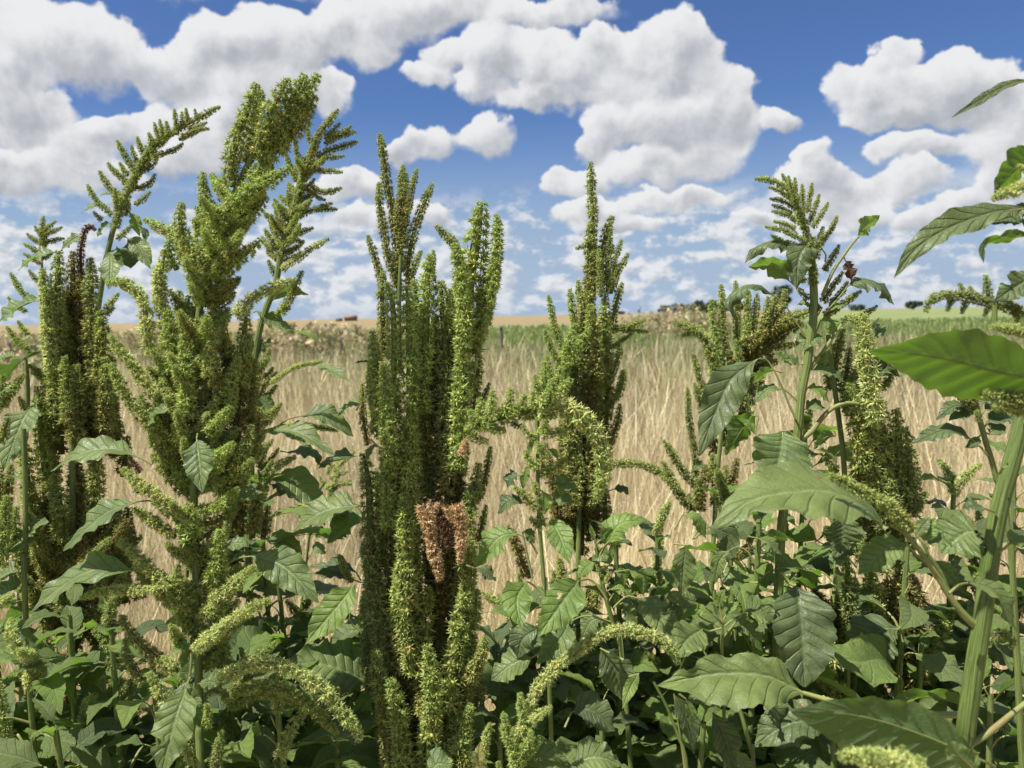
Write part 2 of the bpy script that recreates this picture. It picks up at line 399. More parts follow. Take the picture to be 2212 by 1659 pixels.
def plant(name, label, d, text, rs=1.0, cat='amaranth', group='amaranth plants standing at the field edge', back=0.0, seed=1, headlabel=None):
    rg = np.random.default_rng(seed)
    lines = [l.split() for l in text.strip().splitlines() if l.strip() and not l.strip().startswith('#')]
    ext = []
    for l in lines:          # F<crop> n R pals len x0,y0 x1,y1 : n side spikes growing up and out from a line
        if l[0][0] == 'F':
            n, R, pals, ln = int(l[1]), float(l[2]), l[3], float(l[4])
            (xa, ya), (xb, yb) = [tuple(float(v) for v in q.split(',')) for q in l[5:7]]
            for q in range(n):
                f = (q + rg.random()) / n; x = xa + (xb - xa) * f; y = ya + (yb - ya) * f
                sd = -1 if q % 2 else 1; a = rg.uniform(.25, 1.15) * sd; L_ = ln * rg.uniform(.6, 1.15)
                z = rg.uniform(-5.0, 4.0)
                tx, ty = x + math.sin(a) * L_, y - math.cos(a) * L_ * rg.uniform(.7, 1.0)
                mx, my = x + math.sin(a * 1.25) * L_ * .55, y - math.cos(a * 1.25) * L_ * .45
                ext.append(['S' + l[0][1], str(R * rg.uniform(.85, 1.1)), pals[int(rg.integers(0, len(pals)))], '0', f'{tx:.0f},{ty:.0f},{z:.2f}', f'{mx:.0f},{my:.0f},{z * .6:.2f}', f'{x:.0f},{y:.0f}'])
    lines = [l for l in lines if l[0][0] != 'F'] + ext
    # the stem decides where the plant stands
    st = [l for l in lines if l[0][0] == 'T'][0]
    pts = parse_pts(st[0][1], st[3:]); b = P(pts[0][0], pts[0][1], d + pts[0][2])
    root = bpy.data.objects.new(name, None); COL.objects.link(root)
    base = np.array([b[0], b[1], 0.0])
    if len(pts) > 1:
        q = P(pts[1][0], pts[1][1], d + pts[1][2]); sl = (b - q); 
        if sl[2] < -1e-3:
            k = b[2] / -sl[2] * 0.35; base = np.array([b[0] + sl[0] * k, b[1] + sl[1] * k, 0.0])
    root.location = base; root.empty_display_size = 0.05
    tag(root, label, cat, group)
    head = None; nstem = 0
    for l in lines:
        kd, cr = l[0][0], l[0][1]
        if kd == 'T':            # T<crop> R mat pts...      first is the stem, later ones side branches
            R = float(l[1]) * OFF[cr][2] * d / FPX
            pp = parse_pts(cr, l[3:]); c = [P(x, y, d + z) for x, y, z in pp]
            if nstem == 0:
                c = [base - np.array([0, 0, 0.03]), base * 0.6 + c[0] * 0.4] + c
            cc = catmull(c, 0.02); n = len(cc)
            rr = np.linspace(1.15 if nstem == 0 else 1.0, 0.62, n) * R
            tv, tf, tu = tube(cc - base, rr, 36 if R > .006 else 14, ribs=9 if nstem == 0 else 0, rib=0.07)
            link('stem' if nstem == 0 else 'branch', mesh_np('stem', tv, [tf], M[l[2]], uvs=tu), root)
            nstem += 1
        elif kd == 'S':          # S<crop> R pal depth_cm pts (tip first)
            if head is None:
                # the flower head's own axis: a thin stalk the spikes grow from
                ss = [q for q in lines if q[0][0] == 'S']
                ends = np.array([P(*parse_pts(q[0][1], q[-1:])[0][:2], d + float(q[3]) / 100) for q in ss])
                axis = np.array([np.median(ends, 0) - np.array([0, 0, 0.006]), np.median(ends, 0) + np.array([0, 0, 0.006])])
                tv, tf, tu = tube(resample(axis, 4)[0] - base, 0.002, 7)
                head = link('flower_head', mesh_np('flower_head', tv, [tf], M['stem'], uvs=tu), root)
                if headlabel: head['label'] = headlabel
            R = float(l[1]) * OFF[cr][2]; dz = float(l[3]) / 100
            pp = parse_pts(cr, l[4:])
            jit = rg.normal(0, 0.006)
            c = np.array([P(x, y, d + z + dz + jit) for x, y, z in pp])
            rad = R * d / FPX * (1.10 if R > 12 else 1.2) * rs
            cc = catmull(c, rad * 0.5)
            wob = unit(rg.normal(size=3)) * rad * 0.12
            cc = cc + np.sin(np.linspace(0, 7, len(cc)) + rg.uniform(0, 6))[:, None] * wob
            o = link('flower_spike', spike_mesh('flower_spike', cc - base, rad, l[2], rg, tipfresh=l[2] not in 'brk'), head)
            if l[2] == 'b': o['label'] = 'dead straw brown drooping spike'
            if l[2] == 'r': o['label'] = 'dark brown withered spike'
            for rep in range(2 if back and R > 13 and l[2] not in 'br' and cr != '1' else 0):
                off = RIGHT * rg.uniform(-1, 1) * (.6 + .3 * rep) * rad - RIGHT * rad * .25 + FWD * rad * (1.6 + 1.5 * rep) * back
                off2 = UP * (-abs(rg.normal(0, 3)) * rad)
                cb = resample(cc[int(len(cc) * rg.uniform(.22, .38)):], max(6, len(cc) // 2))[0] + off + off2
                pal2 = {'f': 'g', 'g': 'o', 'o': 'k', 'k': 'k', 'p': 'g', 'd': 'd'}[l[2]]  # spikes behind get the next darker palette, painting the head's inner shade
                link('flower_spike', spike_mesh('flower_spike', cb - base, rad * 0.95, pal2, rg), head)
        elif kd == 'L':          # L<crop> width face mat opts pts|pts
            w = float(l[1]) * OFF[cr][2]; face = l[2]; mt = l[3]; opts = dict((q[0], q[1:]) for q in l[4].split(';')) if l[4] != '-' else {}
            dz = float(opts.get('z', 0)) / 100; tz = float(opts.get('t', 0)) / 100
            rest = [q for q in l[5:] if q != '-']
            if '|' in rest:
                i = rest.index('|'); pe, bl = rest[:i], rest[i + 1:]
            else: pe, bl = [], rest
            bp = parse_pts(cr, bl); nb_ = len(bp)
            bc = np.array([P(x, y, d + z + dz + tz * k / max(1, nb_ - 1)) for k, (x, y, z) in enumerate(bp)])
            if nb_ == 2:          # a gentle arch
                ax = bc[1] - bc[0]; mid = (bc[0] + bc[1]) / 2 + (np.array([0, 0, 0.10]) - FWD * 0.02) * np.linalg.norm(ax)
                bc = np.array([bc[0], mid, bc[1]])
            bc = catmull(bc, 0.004)
            upv = np.array([0, 0, 1.0]); cam = -FWD
            nr = {'c': cam + upv * 0.8, 'C': cam * 1.0 + upv * 0.45, 'u': upv + cam * 0.55, 'U': upv + cam * 0.25, 'b': -cam + upv * 0.7, 'B': -cam + upv * 0.9, 'k': -cam + upv * 0.22}[face]
            if 'r' in opts:
                ax = unit(bc[-1] - bc[0]); th = math.radians(float(opts['r']))
                nr = nr * math.cos(th) + np.cross(ax, nr) * math.sin(th) + ax * (ax @ nr) * (1 - math.cos(th))
            nr = unit(nr); ax = unit(bc[-1] - bc[0]); wv = unit(np.cross(ax, unit(nr - ax * (ax @ nr))))
            ai = np.array([ax @ RIGHT, ax @ UP]); wi = np.array([wv @ RIGHT, wv @ UP]); ai = unit(ai)
            app = abs(ai[0] * wi[1] - ai[1] * wi[0])
            hw = w * d / FPX / 2 / max(0.42, app)
            hwr = None
            if 'a' in opts: hwr = hw * 2 * (1 - float(opts['a'])); hw = hw * 2 * float(opts['a'])
            pcs = None
            if pe: pp = parse_pts(cr, pe); pcs = catmull(np.array([P(x, y, d + z + dz * 0.6) for x, y, z in pp] + [bc[0]]), 0.006)
            else:
                pcs = np.array([bc[0] - unit(bc[1] - bc[0]) * 0.012, bc[0]]); pcs = resample(pcs, 3)[0]
            hl = eval(opts['h']) if 'h' in opts else ()
            me = leaf_mesh('leaf', bc - base, nr, hw, M[mt], rg, petiole=pcs - base, fold=float(opts.get('f', 0.22)), wave=float(opts.get('w', 0.18)),
                           bites=int(opts.get('n', rg.integers(0, 2))), holes=hl, big=w > 55, hwr=hwr, curl=float(opts.get('c', 0)), prof=float(opts.get('p', 1.0)))
            o = link('leaf', me, root)
            lb = {'brown': 'withered dark brown leaf', 'pale': 'yellowing leaf', 'young': 'bright young leaf'}.get(mt)
            if lb: o['label'] = lb
    return root
# ================================================================ the plants one by one
# F: the big upright central head
plant('amaranth_plant', 'tall amaranth with the thickest upright head and straw brown dead spikes hanging inside it', 0.86, """
T6 22 stem 570,1720,3 560,1500,4 550,900,5 560,300,6 560,-200,6
T4 16 stem 470,1500,6 470,1200,6 470,1000,6 480,800,6
S4 26 o 7 350,80 372,160 385,260 400,380 425,520 445,700 460,900 470,1050
S4 24 o 7 350,370 352,460 362,560 380,660 395,780 430,900 450,980
S4 28 o 7 490,265 482,350 478,450 470,600 478,750 475,900
S4 22 o 9 515,310 505,420 495,560 490,700
S4 20 o 7 575,285 555,370 535,450 520,540 505,650 500,740
S4 25 o 7 667,375 640,440 605,520 575,600 550,690 530,800 520,950
S4 22 o 7 283,680 305,750 325,820 345,880 370,960
S4 21 o 7 602,775 580,820 555,880 535,950 520,1010
S4 30 o 6 378,895 372,1000 368,1100 372,1250 380,1400
S4 40 f 0 400,965 425,1060 435,1180 435,1350 435,1500 430,1700 425,1900 420,2100 400,2400
S4 48 f 0 510,975 520,1080 528,1200 530,1350 535,1500 535,1700 530,1900 525,2100 520,2300 500,2600 490,2800
S4 40 g 3 560,945 565,1050 570,1200 575,1400
S4 48 f 1 655,800 645,880 640,960 632,1100 625,1250 618,1400 612,1550 610,1750
S4 18 g 4 672,775 668,850 664,930
S4 48 d 1 716,955 718,1050 725,1150 740,1300 748,1450 755,1600 755,1800 750,2000
S4 24 d 4 768,1000 766,1080 762,1180
S4 46 f 0 800,735 812,820 830,930 845,1050 850,1180 848,1350 840,1500 832,1700 820,1900 810,2050
S4 74 g 2 950,490 945,560 935,640 925,740 910,850 895,960 880,1100 865,1250 850,1450 840,1650
S4 38 f 1 1048,560 1053,640 1050,740 1040,850 1020,960 995,1080 960,1200 925,1320
S4 32 o 3 985,900 972,1000 950,1120 922,1240 895,1360
S4 27 o 4 688,628 720,662 760,700 800,745 830,830 850,900
S4 40 f -1 310,1255 318,1340 332,1450 345,1560 358,1680 370,1800
S4 42 f -2 372,1440 385,1540 395,1650 402,1780 410,1900 420,2050
S4 40 g -1 495,1772 500,1870 510,1980 520,2080 528,2200 535,2350
S4 50 d 1 255,1982 275,2080 290,2200 298,2340 300,2480 305,2620 320,2800 340,2950
S4 42 g 0 890,2160 888,2240 880,2350 872,2500 865,2650
S4 42 g 2 942,2040 930,2110 915,2190 900,2290
S4 30 o 3 945,1390 935,1500 925,1600 918,1720 905,1850
S4 20 d 4 1003,1560 985,1610 965,1660 940,1730
S4 20 o 4 1012,1935 1000,2000 985,2080 965,2170 945,2250
S4 20 o 4 983,2280 972,2340 955,2420 935,2500
S4 20 o 3 250,1560 252,1640 256,1730 264,1820 280,1930
S4 26 p 5 345,2090 350,2180 356,2300 362,2440 366,2560
S6 50 g -1 505,30 498,140 495,260 500,400 510,550 540,720
S6 56 o 0 640,590 625,700 605,820 598,950 610,1080 630,1200
S6 58 g 0 870,560 850,680 825,820 800,980 785,1130 775,1300 762,1500 750,1700
S6 42 g 1 905,300 895,400 885,520 872,660
S6 50 g -3 630,930 642,1020 655,1120 665,1230 662,1350 655,1480 645,1600 640,1720
S6 52 g -4 420,1130 440,1220 460,1330 475,1440 488,1560 495,1700
S6 46 o -1 335,960 345,1060 365,1180 385,1310 400,1450 408,1580 412,1720
S6 42 o -1 985,880 965,940 940,1010 915,1080 890,1150
S6 48 g -2 892,1285 875,1350 862,1430 850,1540 838,1650 830,1740
S6 54 d 2 340,500 350,640 368,790 390,940 410,1080
S6 52 o 2 420,-100 425,60 430,220 440,400 455,600 480,800
S6 50 k 3 520,200 530,400 545,600 560,800 565,1000
S6 50 d 2 300,250 308,400 325,600 345,800 375,1000
S6 48 g 0 450,500 470,640 500,800 530,960 545,1100
S6 50 o 1 560,900 590,1000 610,1150 620,1300
S6 48 o 2 700,900 720,1050 740,1250 745,1400
S6 50 k 4 480,900 500,1100 520,1300 540,1500
S6 44 k 2 540,1300 555,1420 565,1540 572,1700
S6 48 o -1 790,1370 775,1470 765,1580 758,1700
S6 50 o -2 620,1480 612,1580 605,1700
S6 50 k 3 700,750 690,900 680,1050 670,1200
S6 50 k 2 430,700 440,850 460,1000 490,1150
S6 46 g 0 700,1080 705,1180 705,1300 700,1440
S6 46 o 1 560,560 570,680 575,800 580,930
S5 46 d 3 640,440 650,560 660,700 668,820
S5 44 o 2 590,150 600,300 610,450 612,600
S5 46 k 4 720,120 725,260 728,420 730,600
S5 44 o 1 780,150 776,300 768,450 760,620 750,780
S5 40 k 3 845,380 840,520 830,650 820,780
S5 52 k 3 690,800 690,950 690,1100 692,1300 690,1500
S5 52 k 3 780,820 775,960 770,1110 760,1280 750,1450
S5 50 k 4 830,860 825,1000 815,1150 800,1320
S5 50 k 4 620,820 630,980 640,1140 650,1300
S5 33 b -8 715,1300 700,1240 685,1170 665,1090 648,1010 632,930 610,860
S5 30 b -8 828,1200 838,1130 845,1060 838,980 825,900 800,850
S5 40 r -2 770,1120 760,1050 750,970 735,880
S5 40 r -2 690,1080 690,1000 690,920 690,850
S5 44 g -1 890,1050 884,1180 872,1320 862,1480
S6 46 g 0 925,600 908,750 892,900 880,1060
S6 46 o 1 900,850 885,1000 870,1150 855,1320
S5 22 b -8 780,960 765,910 750,860
S5 20 b -6 860,470 850,520 838,570
S5 34 r -3 740,1050 730,980 715,910 690,860
S5 24 b -8 700,850 690,870 680,890
S5 20 o 3 110,1155 128,1200 150,1250 190,1320
L5 36 u leaf - 300,470 | 350,520 330,510 295,540 275,600
L5 20 U dark - 300,15 255,10 200,20
""", back=1.0, seed=3, rs=1.17)

# A: the dense dark head on the left
plant('amaranth_plant', 'amaranth with dense dark columnar head and bent brown tip', 1.05, """
T3 26 stem 420,900 430,500 430,200 430,-200 430,-600
T2 16 stem 160,1000,6 165,900,6 160,780,5 150,700,5
S2 44 g 0 350,70 346,170 345,280 342,420 340,560 335,720 330,880 335,1040
S2 40 k 3 440,70 434,170 428,280 424,400 420,520 414,650
S2 46 o 1 530,110 536,210 540,330 544,470 545,600 544,740 548,880 552,1050
S2 40 p 0 250,170 262,260 272,370 282,490 292,620 305,780
S2 36 g -2 380,690 386,780 392,880 398,980 402,1090
S2 44 o -1 450,740 456,840 460,950 456,1060 450,1180
S2 48 o 0 600,415 602,510 602,620 598,740 594,870 596,1000 602,1130
S2 44 g -1 220,870 232,960 242,1060 250,1170 258,1290 270,1420
S2 40 g -2 120,1150 138,1230 152,1320 165,1420 180,1540 200,1680
S2 44 o 0 275,770 288,860 298,960 302,1070 305,1200
S2 44 o 0 625,700 630,800 628,910 622,1020 618,1120
S2 46 o 0 655,950 650,1050 640,1150 630,1260
S2 50 k 1 460,1240 452,1340 446,1450 440,1560 436,1680
S2 50 o 1 565,1240 570,1340 570,1450 564,1560 560,1680
S2 50 g -2 330,1390 338,1480 348,1580 360,1700 370,1800
S2 40 k 3 300,300 305,450 312,600 318,760
S2 40 k 4 480,180 482,330 484,480 486,640 486,800
S2 44 k 4 400,300 402,450 404,600 402,760 400,920
S2 40 k 3 510,860 512,980 510,1100 506,1230
S2 18 f 2 62,195 85,240 112,285 140,315 175,350
S2 16 f 2 48,340 70,365 95,385 150,420
S2 18 f 2 38,510 70,555 100,600 130,620 170,650
S2 18 f 2 105,480 130,520 165,560
S2 20 g 1 170,740 200,765 230,785 265,820
S2 18 g 1 185,785 220,800 260,840
S2 20 p 0 700,310 680,345 655,375 625,410
S2 18 f 2 675,400 655,420 630,440
S2 18 r 1 565,-55 545,-78 518,-74 498,-40 485,10 478,70 480,150 484,220
S3 44 o 2 250,130 255,210 258,300 262,400 268,510
S3 46 o 0 400,160 405,250 412,350 420,460 430,580
S3 46 o 1 560,110 556,210 550,320 545,440 542,560
S3 46 o 1 680,80 684,190 686,310 688,430 690,550
S3 42 g 3 140,240 150,330 160,430 175,540
S3 46 k 3 330,60 335,180 345,300 360,430
S3 46 o 0 330,60 345,150 360,250 380,350
S3 46 k 3 480,80 484,200 490,330 496,460
S3 46 k 3 620,200 618,320 614,440 610,560
S3 44 k 4 760,120 755,240 745,360 730,480
S3 40 o 2 90,310 105,400 125,500 150,600
S3 34 g 1 250,800 265,860 280,930 300,1010
S3 36 k 3 500,700 505,780 510,870
S3 44 k 2 400,1230 395,1300 390,1370
S2 20 r 0 770,1300 800,1330 830,1380
S2 22 r 1 790,1420 810,1450 820,1500
F3 14 40 oko 330 330,300 360,850
F3 10 40 oko 330 560,300 560,800
L2 85 u leaf - 370,60 | 330,72 220,100 105,185
L2 130 u leaf - 260,330 | 232,345 100,410 -40,520
L2 90 u dark r30 260,650 | 240,660 110,730 -20,890
L2 190 c leaf t-6 215,950 | 205,965 130,1090 20,1370
L2 70 c leaf - 480,-20 | 490,-30 430,0 360,60
L2 60 u leaf - 180,1380 | 155,1392 80,1420 -10,1490
L2 60 c leaf - 700,850 | 705,860 690,880 670,925
""", back=1.0, seed=5, rs=1.08)

# B: the tall spiny plant leaning right
plant('amaranth_plant', 'tallest amaranth with a thick spiny light green head leaning right at its top', 0.80, """
T3 29 stem 1195,1800 1185,1400 1170,900 1160,500 1150,200 1148,0 1145,-150 1143,-400 1150,-700 1170,-950 1195,-1150 1240,-1400 1300,-1520 1450,-1880 1600,-2130 1700,-2230
T3 14 stem 1090,1000,2 1095,700,2 1110,500,1 1120,300,1
S1 44 g -1 1525,500 1505,560 1475,630 1440,710 1405,800 1380,900 1370,1000 1385,1110
S1 42 g 1 1540,530 1535,610 1515,690 1495,780 1475,870 1450,960
S1 46 f 1 1885,440 1845,510 1805,580 1760,670 1700,770 1630,870 1560,970 1490,1080 1440,1160
S1 52 g -1 1815,440 1775,510 1735,590 1690,680 1640,770 1590,850 1540,940
S1 50 g -2 1700,465 1670,540 1635,620 1595,700 1560,790 1530,870
S1 48 o 0 1865,570 1840,640 1795,710 1745,780 1690,840 1620,910
S1 44 k 3 1630,690 1600,780 1570,870 1530,960
S1 42 k 2 1610,950 1580,1000 1545,1040 1490,1080
S1 38 k 2 1630,1010 1580,1060 1520,1110 1450,1150
S1 46 f -3 1720,1000 1660,1040 1590,1080 1510,1120 1430,1170 1370,1220 1310,1290 1270,1350
S1 36 g -1 1205,1025 1200,1085 1208,1150 1235,1210 1270,1260 1310,1300
S1 38 g -1 1082,1200 1065,1260 1062,1330 1080,1400 1110,1460 1160,1520 1210,1560
S1 34 p -2 855,1300 900,1325 950,1350 1005,1372 1060,1400
S1 26 p 0 1168,1285 1172,1340 1178,1400
S1 42 f -2 1545,1420 1490,1470 1430,1520 1370,1580 1310,1650
S1 44 g 0 1580,1170 1520,1240 1460,1290 1400,1340 1340,1400 1290,1460
S1 46 o 1 1480,1250 1430,1330 1380,1410 1330,1500
S1 44 k 3 1420,1190 1380,1280 1340,1370 1300,1460
S1 38 p -1 985,1480 965,1550 950,1630 940,1720 950,1820
S1 36 f -1 1010,1400 1000,1460 1010,1530 1050,1600
S2 32 p -2 635,255 690,248 750,258 800,295 840,345 860,410 872,490 880,580 890,680
S2 40 p -1 930,170 938,250 950,340 968,430 985,530 1000,640
S2 42 f 0 985,400 998,480 1008,570 1015,680 1020,800
S2 30 p -2 648,550 690,620 740,690 790,750 840,820 890,890 930,950
S2 32 g -2 648,730 675,790 715,860 760,940 810,1000 870,1070 930,1130
S2 42 f -3 1085,555 1092,640 1100,730 1108,830 1110,930 1105,1040
S2 30 p -2 1745,235 1690,255 1630,275 1580,300 1520,330 1450,385 1400,440
S2 40 g 1 1460,400 1456,480 1448,570 1435,660 1420,760 1400,860
S2 38 f -2 1412,690 1395,760 1368,820 1335,880 1300,950
S2 40 g -1 1240,265 1252,340 1268,420 1285,500 1300,600
S2 38 g -2 1252,560 1245,640 1238,720 1232,800
S2 36 g -1 1492,1095 1480,1160 1455,1230 1420,1310 1380,1380
S2 40 p -2 960,815 980,880 1010,950 1050,1010 1100,1080
S2 38 f -2 1365,985 1330,1040 1285,1090 1225,1150
S2 40 p -2 1290,925 1265,980 1235,1040 1200,1100
S2 44 k 4 1420,880 1412,980 1400,1080 1385,1190
S2 40 o 4 1510,700 1500,820 1492,940 1480,1060
S2 42 o 2 1370,620 1360,730 1345,840 1330,960
S2 42 o 2 940,640 960,750 985,860 1015,970
S2 42 o 2 1060,300 1070,420 1085,540 1095,660
S2 40 f 0 1120,330 1115,400 1110,480 1108,560
S2 34 f -2 1355,1245 1320,1290 1280,1350
S2 36 p -3 715,1355 770,1400 820,1440 880,1475 950,1530 1040,1600
S2 36 f -1 1000,1275 1030,1330 1065,1390 1105,1460
S2 34 g 0 895,1270 930,1320 980,1370
S2 42 g 1 900,1000 940,1080 990,1160 1050,1230
S2 42 d 2 880,1100 920,1180 970,1260 1040,1340
S2 42 g 1 1280,700 1270,800 1262,900 1250,1000
S2 42 k 4 1330,1050 1325,1160 1318,1270 1310,1390
S2 42 o 3 1440,1250 1430,1350 1415,1460 1400,1580
S2 42 o 3 1540,1450 1530,1540 1515,1640 1500,1740
S2 40 k 4 1400,1500 1395,1600 1388,1700
S2 34 g 0 1040,800 1060,880 1085,960
S3 56 f -3 1120,95 1122,160 1125,230 1130,300
S3 38 p -3 705,320 755,355 800,395 850,440 900,490 960,550 1010,600
S3 24 p -4 475,650 530,635 590,620 660,610 740,608 830,608 950,600
S3 46 f -2 1300,250 1295,320 1290,400 1280,480 1250,560
S3 42 p -3 1500,470 1450,515 1400,560 1340,610 1270,665
S3 38 f -2 1390,580 1350,640 1310,700 1260,760
S3 32 p -4 1600,665 1530,695 1460,735 1390,775 1330,815 1270,860 1210,910 1150,970
S3 44 g -1 1050,470 1050,540 1045,610 1060,700
S3 34 o -1 720,750 745,810 780,870 830,930 890,980 960,1030 1060,1080
S3 26 d -1 745,890 745,960 765,1030 800,1090 850,1150
S3 32 p -4 885,1095 915,1150 955,1220 995,1290 1050,1350
S3 30 d -1 1640,920 1570,970 1490,1010 1410,1060 1330,1110 1240,1210
S3 36 p -3 2140,1490 2100,1420 2040,1350 1975,1280 1900,1200 1810,1120 1720,1070 1620,1040 1480,1050 1330,1120
S3 28 d -4 1310,1440 1300,1510 1288,1590 1275,1680
S3 28 f -3 1225,1280 1228,1340 1220,1410
S3 36 p -3 960,1000 1000,1030 1050,1050
F1 18 38 gfg 230 1200,1640 1420,1180
F1 10 34 gf 200 1230,1560 1300,1350
F2 14 36 fgo 240 1230,150 1165,700
F2 19 33 pfg 270 1150,750 1150,1500
F3 22 34 pfg 280 1160,120 1175,1000
F2 10 33 og 260 1300,900 1380,1650
F2 12 36 og 280 1050,700 1000,1400
L2 125 u leaf f.15 900,1330 850,1300 | 800,1278 660,1240 480,1270 300,1370
L2 170 C leaf t-3;z-4 1170,1150 | 1165,1178 1180,1290 1200,1500
L2 78 u leaf z-3 1060,980 | 1005,998 930,1030 845,1125
L3 120 u leaf z-3 950,90 900,75 | 810,82 620,160 375,375
L3 130 u leaf z-3 960,560 900,510 | 800,490 560,490 350,600 165,755
L3 180 c leaf z-2;t-3 1300,480 1400,420 | 1490,405 1680,470 1890,680
L2 95 u leaf z-2 1270,1659 1290,1620 | 1320,1580 1420,1530 1560,1495
L3 220 c leaf z-8;t-4;n1 1135,980 1130,1080 1110,1170 | 1105,1190 1050,1350 950,1720
L3 120 c leaf z-7;t-2 1130,1120 | 1120,1140 1090,1200 1160,1350 1190,1420
L3 60 u young z-3 1130,960 | 1130,950 1080,940 1010,970
L3 60 c young z-3 - 1130,975 1100,1010 1075,1070
L3 60 u leaf z-3 1170,1160 | 1180,1160 1240,1150 1310,1165
""", back=0.8, seed=9, rs=1.15)

# C: the slender feathery one arching right behind
plant('amaranth_plant', 'slender feathery amaranth arching right against the clouds above the dark left head', 1.22, """
T1 22 stem 560,2300 575,1900 600,1700 640,1480 695,1280 760,1130 830,980 900,850 1000,790 1100,740
S1 22 o 0 1305,632 1240,665 1170,705 1090,745 1010,790 930,850
S1 26 g 0 1040,770 970,820 910,880 860,950 810,1030 770,1120
S1 26 g 0 860,940 810,1030 770,1110 730,1200 700,1280 680,1350
S1 19 g 0 693,832 715,880 745,930 775,975 810,1020
S1 18 g 0 778,860 790,905 805,950 830,1000
S1 18 g 0 813,812 828,860 850,920
S1 20 g -1 882,785 893,835 905,890 920,950
S1 17 g 0 913,725 925,770 942,810 965,850
S1 16 g 0 947,708 955,750 965,800
S1 18 g -1 985,718 990,760 1000,810
S1 17 g 0 1035,648 1040,695 1042,745 1045,800
S1 15 g 0 1077,662 1078,700 1085,745
S1 15 g 0 1101,643 1106,680 1115,725
S1 14 g 0 1156,645 1160,680 1168,710
S1 20 g 0 637,962 670,1005 710,1045 755,1085 790,1110
S1 20 g 0 590,1010 612,1060 645,1110 690,1150 735,1180
S1 17 f 0 518,1090 540,1140 570,1190 610,1225 660,1270
S1 18 g 0 708,962 728,1000 760,1040
S1 17 o 1 1085,848 1050,880 1000,900 950,915 900,920
S1 16 o 0 1242,762 1190,765 1140,780 1080,810
S1 15 o 0 1230,725 1180,745 1120,770
S1 16 o 0 1180,775 1120,800 1060,830
S1 19 o 0 920,1030 900,1075 860,1105 820,1115 785,1100
S1 17 o 0 892,1135 865,1165 835,1190 795,1210
S1 17 g 0 780,1330 755,1365 725,1390 685,1415
S1 16 g 1 555,1255 580,1285 605,1305
S1 19 d 1 930,960 890,990 850,1010 800,1030
S1 20 o 1 860,860 880,920 870,980
S1 18 g 1 700,1130 720,1170 735,1220
S1 18 g 1 760,1180 760,1230 740,1280
S1 18 g -1 680,1110 685,1180 690,1250
L1 128 C leaf t-4 640,1470 | 655,1485 660,1580 645,1715
L1 105 c leaf t-2 720,1400 | 755,1408 830,1470 895,1595
L1 62 c young - 755,1220 | 768,1258 800,1310 828,1400
L1 92 U dark - 660,1490 | 690,1475 750,1490 775,1590
L1 58 u leaf - 680,1340 | 660,1320 610,1350 578,1405
L1 45 u leaf - 650,1230 | 600,1212 540,1230 480,1265
L1 25 u leaf - 680,1160 | 660,1150 620,1150 578,1170
L1 45 C dark - 820,1330 | 840,1345 865,1390 858,1440
L1 60 c leaf - 680,1650 | 700,1660 740,1690 780,1740
""", back=0.0, seed=13)

